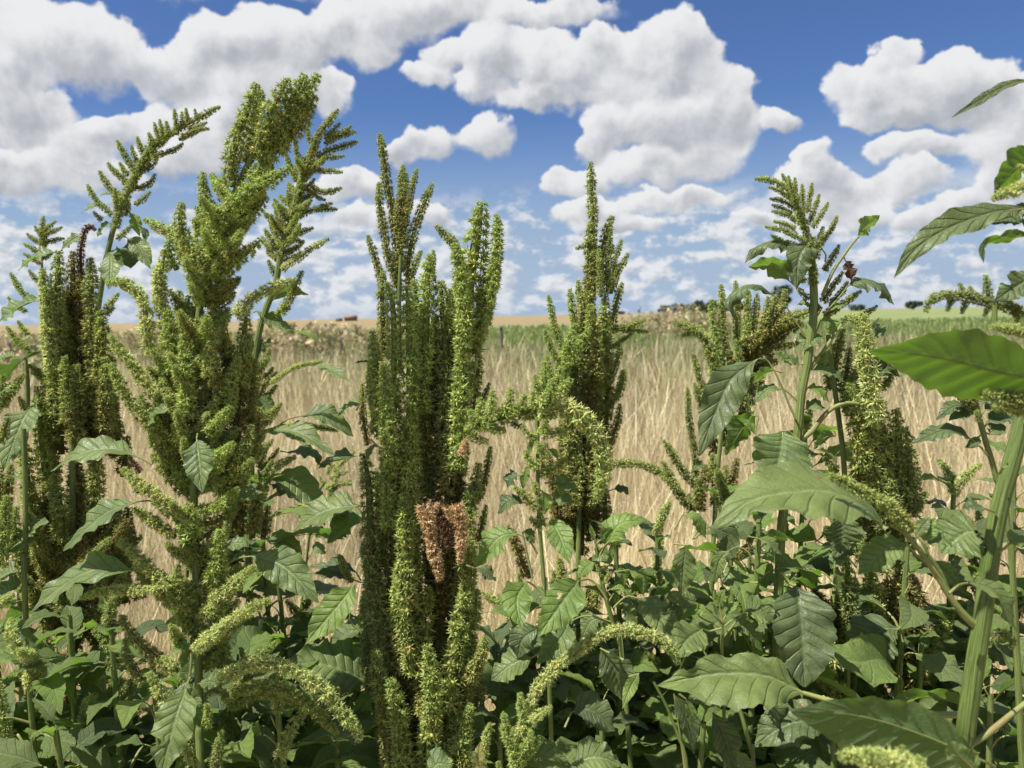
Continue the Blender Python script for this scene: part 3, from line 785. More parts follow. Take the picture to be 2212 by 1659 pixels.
# D: the feathery one behind B on its right
plant('amaranth_plant', 'feathery olive amaranth standing behind the tallest plant, side spikes fanning to the right', 1.12, """
T2 26 stem 1475,1900 1482,1600 1487,1300 1492,900 1510,700 1545,500 1610,320 1640,230 1665,80 1730,-130 1790,-400 1860,-560
S1 24 o 0 2000,645 1965,700 1920,760 1880,820 1850,900 1820,990
S1 24 g 0 1880,830 1840,920 1810,1020 1780,1120 1750,1220 1720,1310
S1 18 g 0 1690,895 1705,950 1730,1020 1765,1080
S1 18 g 0 1742,818 1752,880 1770,950 1795,1020
S1 16 g 0 1820,738 1826,790 1835,850
S1 22 o 0 2120,835 2060,855 2000,875 1940,900 1880,930
S1 20 o 0 2110,778 2050,795 1990,815 1920,850
S1 18 o 0 2085,745 2040,775 1985,800 1920,820
S1 18 o 0 2015,725 1980,770 1930,820
S1 18 o 1 2040,920 1980,930 1920,940 1850,965
S1 18 g 0 2030,1020 1980,1015 1920,1012 1860,1010 1800,1020
S1 19 o 0 2022,1108 1985,1130 1940,1140 1890,1130 1840,1105
S1 17 o 0 1930,1185 1890,1170 1850,1140 1810,1120
S1 19 g 0 2000,1240 1940,1238 1880,1240 1820,1255 1770,1280
S1 17 g 0 1970,1205 1920,1220 1860,1240
S1 20 o 0 1858,1348 1820,1362 1770,1380 1700,1400
S1 18 g 0 1800,1440 1750,1420 1700,1430
S1 20 p -1 1950,1415 1900,1440 1840,1475 1780,1520 1720,1560 1670,1600
S1 19 g 0 1622,1178 1650,1215 1690,1250 1730,1290
S1 19 g 0 1700,1125 1715,1180 1735,1240
S1 22 g 1 1640,1290 1660,1340 1690,1380
S1 22 g 1 1570,1360 1600,1410 1650,1470
S1 20 f 1 1560,1250 1600,1300 1640,1350
S1 20 d 1 1590,1540 1610,1590 1640,1640
S2 26 g 0 1795,185 1765,245 1730,310 1695,380 1660,440
S2 18 f 0 1720,410 1690,400 1660,420 1630,440
S2 15 p -2 1912,718 1850,728 1780,740 1720,770 1660,810 1600,850
S2 17 f 0 2000,1135 1930,1115 1850,1105 1780,1095 1700,1110
S2 16 d 1 1650,1230 1620,1280 1580,1330 1530,1380
S2 18 d 1 1640,860 1610,900 1570,930 1520,950
S2 22 d 1 1600,640 1580,700 1550,760 1520,800
S2 18 o 1 1640,780 1600,830 1560,870
S2 20 o 1 1580,1200 1560,1280 1530,1350
F2 26 20 ogd 190 1485,1650 1500,700
F1 16 20 og 170 1640,1560 1740,1200
F1 10 18 og 130 1740,1250 1850,950
L2 85 u leaf - 1640,1110 1700,1065 | 1775,1045 1930,1040 2095,1165
L2 88 u leaf t-4 1500,1160 | 1560,1130 1760,1140 1985,1275
L2 60 U dark - 1660,1250 | 1700,1258 1800,1260 1870,1280 1890,1330
L2 90 c leaf - 1490,930 | 1505,930 1560,960 1635,1035
L2 78 u leaf - 1500,430 | 1520,420 1610,480 1745,555
L2 30 u young - 1700,530 | 1735,540 1830,560 1900,610
L2 60 B young - 1600,370 | 1620,355 1700,300 1830,325
L2 48 u leaf t-4 1800,745 | 1865,740 1960,770 2080,845
L2 130 u leaf - 1490,1470 1530,1430 | 1590,1415 1760,1450 1930,1625
L2 95 c dark - 1500,600 | 1520,570 1530,640 1510,720
L2 50 u leaf - 1500,730 | 1560,610 1600,630
L2 60 U dark - 1560,1420 | 1610,1450 1680,1480 1740,1520
L2 60 U dark - 1880,1330 | 2110,1280 2000,1290 1880,1360
L2 60 U leaf - 2110,1010 | 2140,960 2060,990 2005,1045
L3 75 u leaf - 1490,330 | 1320,345 1430,330 1550,360
L3 80 u leaf - 1560,300 | 1560,300 1700,320 1790,400
L3 70 u leaf - 1480,590 | 1450,590 1560,580 1700,640
""", back=0.0, seed=17)

# E: the little one peeping over the left head
plant('amaranth_plant', 'small feathery amaranth peeping over the dark head at the left edge', 1.35, """
T1 10 stem 255,2100 250,1700 248,1500 245,1350
S1 18 g 0 255,1280 252,1330 250,1400 250,1480
S1 15 g 0 332,1308 300,1335 270,1360 250,1380
S1 15 g 0 368,1345 325,1365 280,1385 250,1410
S1 15 g 0 380,1415 330,1420 280,1435 250,1460
S1 15 g 0 203,1338 220,1365 250,1395
S1 15 g 0 160,1383 195,1415 245,1445
S1 15 g 0 138,1443 185,1470 240,1500
S1 15 g 0 138,1502 185,1528 240,1560
S1 16 f 0 270,1350 262,1400 256,1450
S1 15 g 0 310,1500 280,1520 250,1540
S1 16 d 0 170,1600 200,1640 240,1680
""", seed=19)

# G: narrow upright head right of centre
plant('amaranth_plant', 'narrow upright amaranth with one long slim top spike, right of the thickest head', 1.12, """
T5 20 stem 1530,1500 1535,1000 1540,600 1560,200 1590,-200
S4 27 g 0 1603,252 1606,330 1608,420 1614,520 1618,640 1612,760 1605,880 1600,1000 1598,1150
S4 44 o 1 1606,620 1600,740 1598,860 1592,980 1585,1100 1578,1220
S4 32 o 1 1728,568 1705,630 1688,700 1676,790 1670,880 1668,980
S4 18 g 0 1720,640 1716,720 1710,820 1704,920 1698,1020
S4 18 g 1 1786,708 1768,770 1750,830 1735,900 1722,990
S4 22 g 0 1828,790 1798,840 1768,890 1745,950 1725,1030
S4 24 g 0 1792,965 1775,1020 1758,1080 1740,1150 1725,1230
S4 19 g -1 1652,760 1658,840 1660,940 1662,1050
S4 24 g 1 1525,950 1535,1010 1545,1080 1550,1160
S4 18 o 0 1515,765 1545,752 1580,740
S4 18 f 1 1740,740 1720,780 1700,820
S4 22 f -2 1350,1040 1362,1100 1378,1170 1398,1250 1425,1330 1450,1400
S4 24 f -2 1480,1000 1486,1060 1495,1120 1508,1190 1525,1260
S4 19 f -2 1328,1238 1342,1290 1365,1340 1395,1400 1430,1460
S4 19 g 0 1928,1182 1880,1205 1830,1222 1775,1232 1730,1245
S4 17 g 0 1945,1255 1895,1248 1840,1244 1780,1244
S4 17 g 1 1850,1262 1815,1290 1780,1315 1735,1345
S4 40 g -1 1690,1025 1690,1110 1692,1210 1692,1320 1690,1440 1684,1570
S4 44 o -1 1560,1190 1568,1280 1580,1380 1592,1490 1602,1600
S4 44 o -2 1605,1090 1612,1180 1625,1280 1638,1390 1645,1510
S4 22 o 0 1770,1320 1772,1370 1760,1430 1738,1490 1705,1560
S4 20 f 0 1806,1478 1798,1540 1780,1600 1752,1660
S4 36 f -4 1510,1210 1490,1290 1468,1380 1448,1470 1430,1560
S4 30 f -4 1605,1235 1560,1295 1515,1360 1470,1450
S4 22 f -4 1340,1395 1352,1460 1375,1530 1400,1600
S4 40 d -2 1530,1350 1520,1440 1510,1540 1500,1640
S5 48 o 0 1475,0 1478,120 1482,260 1486,420 1488,600 1485,760
S5 52 k 1 1560,0 1566,140 1572,300 1578,470 1578,640 1575,820 1570,980
S5 46 o 0 1640,80 1642,220 1640,380 1634,540 1625,700 1618,880
S5 44 o 1 1705,0 1702,120 1696,260 1690,400 1688,560
S5 20 o 0 1795,60 1782,120 1762,180 1730,250 1700,310
S5 22 o 0 1780,260 1772,330 1752,400 1728,470 1700,540
S5 38 o 0 1690,760 1692,850 1690,920 1684,1000
S5 34 k 1 1360,560 1368,640 1380,740 1392,830 1400,920
S5 44 k 2 1450,300 1452,430 1455,570 1455,720
S5 42 o 0 1540,560 1535,660 1528,770 1520,880
S5 42 k 1 1480,720 1480,820 1478,930
S5 23 g -1 2160,830 2128,770 2085,715 2030,675 1965,640 1890,615 1810,610 1730,622 1680,650
S5 36 o 0 1420,1170 1428,1250 1432,1340
S5 38 o 0 1600,1340 1596,1420 1590,1500
S5 38 k 1 1510,1380 1512,1480 1516,1580
S5 36 o 0 1650,1330 1640,1400 1625,1480
L5 40 u dark - 1680,790 | 1740,765 1800,770 1830,800
""", back=0.9, seed=23, rs=1.05)

# H: fresh plant with the bent-over top
plant('amaranth_plant', 'fresh light green amaranth whose head bends over sideways in two arms', 0.79, """
T5 17 stem 1350,1650 1335,1420 1318,1200 1302,1000 1293,800 1290,600 1290,400 1295,300
S5 38 p -1 1640,815 1655,760 1672,690 1680,620 1675,550 1655,485 1625,425 1580,370 1520,320 1450,285 1370,270 1300,280
S5 30 f 0 860,420 900,385 950,370 1010,360 1080,345 1150,325 1220,305 1290,295
S5 26 f -1 945,222 947,265 952,310 962,360
S5 25 f -1 1022,185 1022,230 1018,285 1008,345
S5 26 f -1 1132,175 1124,225 1108,280 1088,330
S5 24 f -1 1212,200 1205,245 1190,300
S5 24 f 0 1265,190 1262,230 1258,280
S5 24 f 0 1100,415 1055,412 1005,402 950,390
S5 24 d 0 995,490 955,478 915,455 880,430
S5 22 d 0 1195,400 1165,385 1130,365
S5 24 f 0 885,300 905,335 940,370
S5 24 f 0 1165,260 1160,290 1150,320
S5 28 f -1 1335,5 1335,70 1330,140 1322,220
S5 22 f -1 1270,90 1280,140 1295,190
S5 26 f -1 1490,115 1450,160 1405,205 1350,250
S5 24 f 0 1430,40 1410,110 1380,180
S5 32 f -2 1390,110 1375,160 1355,210 1330,260
S5 28 f -1 1265,250 1280,290 1290,340
S5 26 p -1 1460,425 1415,432 1370,430 1310,420
S5 26 f -1 1400,330 1360,330 1310,330
S5 26 f -1 1340,350 1330,400 1310,440
S5 20 f 0 1200,385 1215,415 1240,445 1280,470
S5 20 f -1 1218,540 1228,575 1250,610 1285,640
S5 22 f -2 1300,490 1298,520 1294,560
S5 20 g 0 1465,590 1430,610 1390,635 1340,665 1300,690
S5 20 g 0 1150,755 1185,780 1215,805 1250,845 1285,880
S5 22 g -1 1270,720 1275,760 1285,800
S5 20 f -1 1350,540 1335,570 1310,600
S5 20 f -1 1340,500 1325,530 1300,560
S5 20 g -1 1240,930 1265,960 1290,990
S5 26 f 0 1310,900 1305,940 1302,990
S5 24 k 2 1118,985 1132,1020 1150,1070 1175,1130 1205,1200 1245,1290
L5 55 c young - 1260,630 | 1240,625 1215,680 1200,768
L5 60 U dark - 1200,680 | 1180,680 1140,700 1108,755
L5 70 u dark - 1260,865 | 1205,845 1120,840 1055,912
L5 92 C young - 1300,770 | 1318,775 1330,830 1330,915
L5 58 c young - 1330,670 | 1385,678 1425,720 1432,825
L5 36 c young - 1320,530 | 1350,528 1385,545 1412,592
L5 32 c young - 1285,440 | 1272,448 1250,500 1225,595
L5 30 C young - 1310,590 | 1315,600 1322,640 1310,700
L5 125 u young w.18 1290,1150 1240,1070 | 1170,1030 1060,1060 920,1225
L5 145 C young t-4 1310,980 1330,945 | 1360,938 1420,1040 1482,1210
L5 180 C young t-5;z-3 1320,1380 1260,1330 | 1225,1312 1170,1420 1195,1600
L5 195 C young t-5;z-5;h[(0.35,0.42,0.055)] 1700,1420 1640,1330 1590,1300 | 1535,1308 1450,1420 1290,1640
L5 70 u leaf - 1330,730 | 1390,725 1460,740 1525,775
L5 70 u leaf - 1340,850 | 1380,835 1430,825 1500,835
L6 130 c leaf t-4;z-2;n1 1700,800 1620,760 1540,765 | 1475,800 1420,900 1280,1050
L6 150 c dark z-3 1320,800 | 1300,830 1200,900 1170,1010
L6 120 u leaf z-3 1330,960 | 1255,1005 1140,1050 1015,1140
L6 60 u leaf - 1260,540 | 1200,260 1240,280 1270,330
L6 60 u dark z2 - 930,480 980,500 1045,550
""", back=0.0, seed=29, rs=1.55)

# O: bright leafy shoot
plant('amaranth_plant', 'bright yellow green leafy shoot without a flower head, right of the bent-over plant', 0.90, """
T6 20 stem 1800,1100 1765,920 1730,780 1690,640 1668,540
T6 10 stem 1690,640 1665,540 1650,440 1632,320
L6 32 c young - 1632,310 1615,270 1595,210
L6 110 u young w.2 1650,420 1680,350 | 1700,330 1780,220 1925,190
L6 60 B leaf - 1640,330 | 1660,310 1700,260 1730,230
L6 40 c young - 1690,480 | 1712,460 1722,400 1728,325
L6 70 u young - 1640,470 | 1625,440 1580,470 1530,535
L6 55 c young - 1700,560 | 1740,492 1790,510 1805,580
L6 80 u young c.8 1740,500 | 1830,485 1905,530 1915,640
L6 160 c leaf n2;t-5;z-4 1740,710 1790,660 1830,640 | 1885,655 1990,740 2130,940
L6 90 c leaf n2;z-2 1780,690 | 1800,680 1840,760 1880,810
L6 45 c young - 1700,690 | 1745,620 1760,660 1770,720
L6 90 c leaf - 1660,360 | 1690,340 1670,390 1610,430
L6 60 u young - 1690,620 | 1720,600 1790,600 1850,640
L6 90 u leaf - 1740,800 | 1660,770 1600,800 1560,870
S6 10 f 0 1640,470 1650,500 1665,530
S6 12 f 0 1720,500 1700,530 1685,570
""", seed=31)

# N: arched pale spike low in the middle
plant('amaranth_plant', 'low amaranth with one long pale spike arching to the right, below the bright leafy shoot', 0.72, """
T6 18 stem 1120,2000 1140,1800 1170,1600 1210,1380
S6 38 p -1 2125,1045 2100,990 2060,935 2005,895 1940,868 1870,848 1800,838 1740,845 1670,868 1600,905 1530,955 1460,1010 1390,1070 1330,1130 1280,1200 1245,1290 1215,1390 1185,1500 1160,1650
S6 32 f -1 1185,1215 1192,1280 1205,1350 1220,1430
S6 32 f -1 1085,1335 1098,1400 1115,1470 1140,1560 1160,1640
S6 30 p -2 1375,1295 1335,1325 1290,1350 1235,1390
S6 30 f -1 1312,1475 1280,1520 1240,1565 1190,1620
S6 30 f -2 1195,1520 1185,1600 1170,1700
S6 34 f 0 1150,1420 1155,1520 1155,1640
S6 26 p 0 1005,1395 992,1450 978,1520 970,1600
S6 26 f 0 1055,1620 1065,1680 1080,1760
S6 30 f -1 1260,1440 1240,1500 1210,1560
L6 110 u leaf - 1180,1680 | 1200,1640 1320,1580 1490,1660
L6 130 u leaf n1 1440,1750 | 1490,1640 1630,1600 1790,1640
L6 90 C pale n2 1000,1760 | 985,1720 940,1620 950,1500
L6 100 u leaf - 700,1740 | 650,1690 700,1640 780,1650
""", seed=37)

# I: plant with crumpled leaves and feathery top
plant('amaranth_plant', 'amaranth with crumpled dark upper leaves and a feathery top bent left', 0.95, """
T9 34 stem 640,1900 655,1650 660,1300 662,1000 680,600 700,200 740,-50 780,-230 800,-400 815,-560 850,-740 870,-900 885,-1000 890,-1100 885,-1230 870,-1400
T7 13 petiole 870,1470 930,1390 1000,1290 1060,1200
T8 17 petiole 815,470 880,420 940,340 1000,285 1080,255 1150,260
T7 11 petiole 940,1040 1000,900 1060,810 1110,740 1155,690
S7 21 f 0 540,345 600,352 660,368 720,410 770,480 805,560 830,650
S7 24 g 0 780,490 815,570 840,660 860,760 880,870 890,980
S7 15 g 0 700,315 715,350 735,395 755,440
S7 15 g 0 738,330 748,375 762,425 785,480
S7 15 g 0 776,342 778,390 782,440 798,500
S7 16 g 0 818,378 822,430 825,490 832,550
S7 16 g 0 876,372 872,420 862,475 850,540
S7 16 g 0 922,438 905,490 885,550 862,610
S7 17 g 0 975,488 950,530 920,580 885,640
S7 18 o 0 1027,568 1008,615 980,665 945,710 905,760
S7 20 g 0 945,630 930,690 915,750 900,820
S7 17 f 0 600,630 650,640 710,655 770,680 830,710
S7 17 g 0 640,537 690,550 750,575 815,610
S7 16 g 0 625,465 680,475 740,500 800,540
S7 15 g 0 640,500 700,525 760,555
S7 15 g 0 620,400 665,410 715,440 760,470
S7 17 f 0 632,680 690,712 750,735 820,760
S7 16 g 0 650,600 710,615 780,645
S7 20 o 0 1040,738 1020,780 990,830 950,890
S7 22 d 1 1170,1010 1125,1045 1070,1085 1010,1120 950,1160
S7 20 d 1 1090,960 1065,1000 1030,1045 985,1090
S7 20 o 1 1060,900 1020,960 980,1020 940,1070
S7 18 d 1 1265,1100 1230,1125 1190,1150
S7 18 g 1 690,870 730,885 780,920 840,960
S7 20 o 1 790,1000 820,1030 860,1060
S7 22 g -1 890,690 885,750 880,820
L7 62 u dark c.6;w.3 830,830 | 790,800 720,735 640,728 550,760 480,850
L7 82 B young r-15 830,1010 780,985 | 745,955 640,870 500,868
L7 150 c dark w.45;c.3;t-2 955,840 960,800 | 940,770 860,745 800,820 785,1005
L7 60 U dark c.5;w.2 830,1265 770,1180 720,1100 | 655,1040 560,985 460,1000 395,1080 430,1195
L7 95 u dark c.5;w.25;n1 950,1150 1030,1060 | 1090,985 1190,950 1300,1000 1365,1095
L7 100 b young n3;w.2 - 1150,690 1200,630 1280,565
L7 75 C brown w.5;n1 1060,800 | 1075,830 1100,890 1110,960
L7 80 u leaf - 890,1300 | 955,1290 880,1290 812,1370
L8 200 c dark w.25;t-3;z-3 780,345 740,260 700,160 640,40 600,-5 | 555,-5 400,120 300,330 210,570
L8 165 b glow z1 540,330 | 545,300 470,400 365,565
L8 320 C leaf t-4;z-7;w.16;p.8 800,480 740,430 | 705,428 690,560 640,760
L7 90 u young w.25 890,1290 | 930,1185 990,1200 1010,1290
L7 65 u leaf - 850,1480 | 880,1480 970,1490 1075,1555
L8 65 u leaf - 800,250 720,180 | 690,172 620,180 535,250
L8 66 u young - 820,230 | 850,165 910,180 985,255
L8 62 B young - 700,75 | 650,60 590,80 525,140
L7 40 u young - 880,1140 | 880,1110 840,1090 790,1095
L7 44 u young - 960,1120 | 980,1130 1020,1100 1085,1105
L7 62 c dark - 880,1210 | 940,1110 900,1110 865,1160
L8 60 u leaf - 820,300 | 840,290 900,270 960,290
L8 50 c young - 760,30 | 740,20 700,-20 650,-40
L7 60 c leaf - 850,1440 | 800,1450 760,1420 700,1420
L8 50 u young - 560,340 | 540,440 500,380 430,345
L8 26 u young - 560,330 | 520,330 500,280 490,250
L8 70 b leaf - 1010,420 | 1020,450 950,460 890,530
L7 70 B young - 870,1380 | 890,1400 940,1430 985,1360
L9 350 C dark t-5;z-8;w.15;p.75 700,500 740,560 | 785,585 815,800 835,1180
""", back=0.0, seed=41)

# J: broad brown-olive head
plant('amaranth_plant', 'broad ripe olive brown amaranth head with upright fingers, behind the crumpled leaves', 1.08, """
T8 20 stem 280,1500 300,1000 315,700 335,500 360,250 400,-50
S7 24 f -1 283,1065 288,1130 296,1210 308,1300 322,1390 345,1480
S7 24 g 0 338,970 340,1050 346,1140 354,1240 366,1340 385,1450
S7 22 g 1 425,955 427,1030 430,1120 432,1230 436,1340
S7 24 f 0 495,975 496,1060 495,1150 492,1250 486,1350
S7 24 o 1 552,1025 548,1090 538,1170 522,1260 505,1350
S7 32 o 0 622,1050 612,1120 596,1200 572,1280 540,1360
S7 28 o 1 720,1005 712,1060 695,1120 660,1190 620,1260
S7 30 o 1 660,1040 650,1100 630,1180 600,1260
S7 46 o 0 880,1125 820,1150 750,1180 680,1215 610,1250 540,1290 470,1340
S7 48 k 1 815,1200 750,1235 680,1270 610,1300 540,1340 470,1390
S7 44 k 0 700,1180 640,1220 580,1260 520,1310 470,1370
S7 42 k 2 600,1340 560,1390 510,1440 460,1500
S7 30 g -1 75,1210 130,1222 180,1240 230,1275 262,1330 280,1400 295,1480 310,1560
S7 17 g 0 98,1282 130,1272 170,1258
S7 22 g 0 175,1390 188,1450 205,1510 228,1580 255,1650
S7 20 d 0 180,1555 195,1610 215,1680 240,1760
S7 20 d 0 140,1588 142,1650 148,1740 160,1840 175,1940 190,2030
S7 22 f -2 425,1300 432,1350 445,1410 468,1470
S7 22 o 0 800,1320 745,1335 690,1345 620,1352 550,1370
S7 22 o 0 560,1390 600,1380 640,1400
S7 40 k 1 330,1400 345,1480 360,1560 375,1650
S7 40 k 1 430,1440 430,1530 425,1630 420,1730
S7 36 k 2 390,1500 395,1600 400,1700
S7 36 d 1 530,1500 520,1590 500,1690
S8 26 d 0 -5,478 30,530 70,590 115,655 160,710 210,770
S8 28 d 0 -10,600 15,650 45,720 90,790 140,860
S8 22 p -1 -20,690 20,710 60,740 100,790
S8 28 k -1 438,585 425,630 412,690 400,760 380,840
S8 34 k 0 250,620 240,700 228,790 210,890
S8 34 k 0 315,680 310,770 302,870
S8 28 o 0 370,620 365,690 356,780 345,870
S8 24 d 0 150,790 156,850 170,930
S8 22 d 0 180,580 182,640 192,720 210,800
S8 34 k 1 420,780 400,840 370,900
S8 30 o -1 290,560 286,640 278,730
S8 28 o 0 200,700 196,780 200,870
L8 40 u leaf - 230,640 | 245,630 205,625 170,655
""", back=0.7, seed=43)

# K: dense head with pale thick spike
plant('amaranth_plant', 'amaranth with a thick pale spike above a dense shaded green head', 0.98, """
T8 22 stem 1090,1700 1085,1200 1075,900 1070,650 1055,480 1035,330 1010,150 990,0 975,-150
T8 16 stem 1300,1200,2 1290,800,2 1290,500,2 1280,300,2
S7 50 p -3 1190,1150 1182,1210 1182,1280 1190,1350 1202,1430 1215,1510 1230,1590 1242,1660 1255,1750 1265,1830
S7 32 p -3 1068,1188 1095,1172 1130,1172 1170,1190
S7 24 d 0 1372,1468 1350,1510 1322,1550 1290,1600
S7 26 g 1 1040,1300 1030,1370 1022,1450 1018,1540
S7 26 d 1 1100,1350 1090,1430 1080,1520 1070,1610
S7 24 g 1 960,1450 970,1520 985,1590
S7 28 o 1 1060,1240 1045,1310 1030,1380
S7 22 f 0 1130,1480 1110,1540 1085,1600
S7 24 o 1 990,1330 985,1400 985,1470
S8 28 f 0 1130,80 1110,140 1085,200 1060,260
S8 26 g 0 1110,200 1090,250 1065,310
S8 26 d 1 1020,60 1015,130 1012,200
S8 56 g -1 1290,250 1290,320 1292,410 1295,510 1300,610 1305,720 1310,830 1325,960
S8 46 g -1 1190,310 1196,390 1206,480 1222,580 1240,680 1258,780
S8 46 g 0 1370,290 1380,370 1388,460 1395,560 1400,670 1408,780 1418,900
S8 40 d 0 1440,450 1446,530 1456,620 1464,720 1470,820
S8 38 d 0 1500,640 1498,700 1488,770 1468,840 1440,910
S8 32 d 0 1562,785 1535,820 1500,860 1455,915
S8 50 k 2 1240,400 1248,520 1260,650 1275,780 1290,920
S8 50 k 2 1340,450 1345,580 1352,720 1360,860
S8 28 d -1 1180,650 1186,700 1196,760
S8 26 f 1 950,575 968,600 990,630 1030,660
S8 40 f -1 1230,250 1240,300 1250,360
S8 44 d -1 1330,640 1338,740 1350,850 1362,950
S8 40 d 0 1510,820 1500,870 1480,930
S9 48 d -1 1075,425 1085,500 1095,590 1108,690 1120,790 1128,890
S9 56 o 0 1220,460 1228,550 1240,650 1256,750 1275,860
S9 58 k 1 1400,470 1420,560 1435,660 1440,770 1440,880
S9 50 k 1 1480,520 1490,620 1495,730 1490,840
S9 50 k 2 1330,540 1340,650 1350,770 1360,880
S9 34 g -1 1158,255 1164,310 1170,370 1176,440
S9 34 o -1 1230,330 1232,400 1235,480
S9 38 o -1 1705,755 1665,825 1620,900 1578,980 1540,1060 1500,1170
S9 36 k 0 1650,790 1600,850 1545,920 1500,990 1465,1080
S9 40 k 0 1500,960 1470,1020 1440,1090
S9 40 k 1 1380,900 1375,980 1370,1060
S9 34 r 0 880,600 910,630 945,670 970,720
S9 30 r 1 1010,720 1010,770 1015,830
S9 46 p -4 870,930 895,960 935,990 1000,1030 1070,1070
S9 36 f -4 910,900 930,940 960,980
L9 185 u dark z-5 1420,780 | 1395,835 1270,860 1140,1090
L9 230 C dark z-3;n1 1050,120 | 1050,160 1055,260 1045,390
L8 60 U dark - 1440,420 | 1400,420 1440,440 1500,480
L7 110 U dark w.3 1300,1420 | 1360,1420 1310,1460 1260,1540
L9 95 c dark z-2 1110,330 | 1120,330 1060,350 1000,420
L7 85 u leaf w.4 1270,1290 | 1230,1220 1270,1240 1305,1275
L9 60 u leaf z-2 1140,470 | 1100,420 1030,420 990,480
L9 60 C leaf z-2 1010,450 | 1020,480 1030,560 1030,620
L9 80 u dark z-3 900,920 | 870,960 780,940 700,980
""", back=0.7, seed=47, rs=1.18)
# L: thick foreground stem
plant('amaranth_plant', 'closest amaranth with a thick ribbed pale green stem and broad leaves, at the right edge', 0.60, """
T9 64 bigstem 1750,1900 1770,1600 1800,1340 1850,1000 1890,750 1930,450 1980,150 2040,-80 2090,-260 2150,-480 2230,-750 2290,-1250 2330,-1900 2350,-2650
T9 21 petiole 1885,840 1800,770 1720,680 1650,570 1580,460 1500,350 1420,260 1350,220
T9 15 stem 1880,860 1770,760 1700,640 1640,500 1570,400 1540,330
T9 22 petiole 1785,1545 1830,1510 1900,1470 2000,1390 2150,1270 2280,1190
S8 44 g -1 975,680 1030,702 1090,730 1150,765 1210,800 1280,840 1350,890 1420,950 1480,1010
S7 33 d 0 1552,1140 1565,1090 1605,1055 1660,1042 1730,1040 1800,1048 1870,1062 1950,1082 2040,1110 2133,1150
S7 26 f 0 1648,1008 1660,1030 1685,1050
S7 28 d 0 1752,968 1762,1000 1785,1040
S7 28 d 0 1910,920 1913,960 1916,1010 1925,1070
S7 24 d 0 1898,1165 1912,1135 1935,1100
S7 24 d 0 1765,1145 1775,1110 1795,1070
S7 24 d 0 1680,1130 1690,1100 1710,1060
S7 26 d 0 1810,985 1825,1020 1850,1060
S7 30 d 0 2100,1200 2090,1160 2080,1120
S7 28 d 0 2040,1060 2060,1090 2100,1130
S7 34 p -3 1930,1225 1990,1225 2060,1240 2140,1260 2220,1290
S7 42 p -3 1952,470 2000,440 2060,420 2120,400 2200,370
S7 26 p -3 2090,270 2130,290 2180,300
S8 64 d -5 1880,210 1940,205 2010,215 2090,240 2180,260
S8 56 d -4 1960,290 2020,270 2090,280 2160,300
S8 50 d -5 1990,170 2040,160 2100,180 2170,200
S9 50 p -16 1040,1590 1110,1590 1180,1600 1260,1640 1340,1690
S9 50 p -18 1180,1560 1250,1580 1320,1610 1400,1660 1480,1700
S9 46 p -16 1390,1540 1420,1580 1460,1630 1500,1700
S9 42 p -17 1530,1590 1500,1640 1460,1700
S9 30 d 3 2050,950 2065,915 2040,880 2000,862 1950,875 1910,900
L8 260 u leaf z2;t-4;f.1;w.12;n1 1330,1010 | 1300,990 1180,870 980,790 760,790 520,840 285,1000
L7 340 B glow z-6;r8;a.46;w.06;f.1;n0 2420,1590 | 2330,1560 2000,1500 1600,1405 1215,1370
L7 170 c dark z1;w.14;n1 2230,500 | 2160,520 1950,550 1700,640 1500,760 1365,935
L7 190 B glow z-2;w.12 2280,160 | 2230,200 2100,280 1955,440
L7 66 B glow w.3;n2 2260,650 | 2200,670 2090,690 1980,700 1890,760 1895,850
L7 160 C dark z-1 2280,880 | 2220,920 2100,980 1960,1075
L7 60 c dark - 2348,-150 2300,-250 | 2183,-240 2000,-190 1700,-10
L7 100 c dark z2 2230,520 | 2180,500 2100,560 2150,640
L7 120 c dark z2;n2 2230,560 | 2120,540 2060,580 1920,610
L9 250 u leaf a.72;z9;w.1;n1 1800,1345 1400,1340 1050,1275 | 830,1215 600,1120 300,1110 -40,1170
L9 108 u leaf z-4 1690,625 1750,575 | 1810,562 1960,620 2090,855
L9 430 k glow z-9;a.32;w.10;f.06;n0 1960,1650 | 1900,1620 1500,1450 1130,1345 755,1325
L9 120 b young z-12 1900,1740 | 1860,1690 1730,1560 1680,1490
L9 130 u leaf - 1600,470 1500,400 | 1440,330 1310,380 1150,515
L9 100 C leaf z1 1590,500 | 1600,430 1660,480 1760,600
L9 85 u young - 1560,350 | 1540,320 1580,220 1610,180
L9 70 u leaf - 1570,360 | 1560,335 1640,300 1710,350
L9 60 u leaf - 1540,330 | 1500,290 1530,230 1580,170
L9 200 u leaf z2 1850,260 | 1880,270 1790,270 1640,390
L8 60 u dark z-1 1960,900 | 1900,880 1840,870 1768,880
L9 110 u dark z4 1640,450 | 1650,440 1720,500 1760,600
L9 65 u leaf z-2 1990,380 | 2050,330 2140,290
L8 24 u young z-2 1990,670 | 2010,640 2040,620 2020,600
""", back=0.0, seed=53)

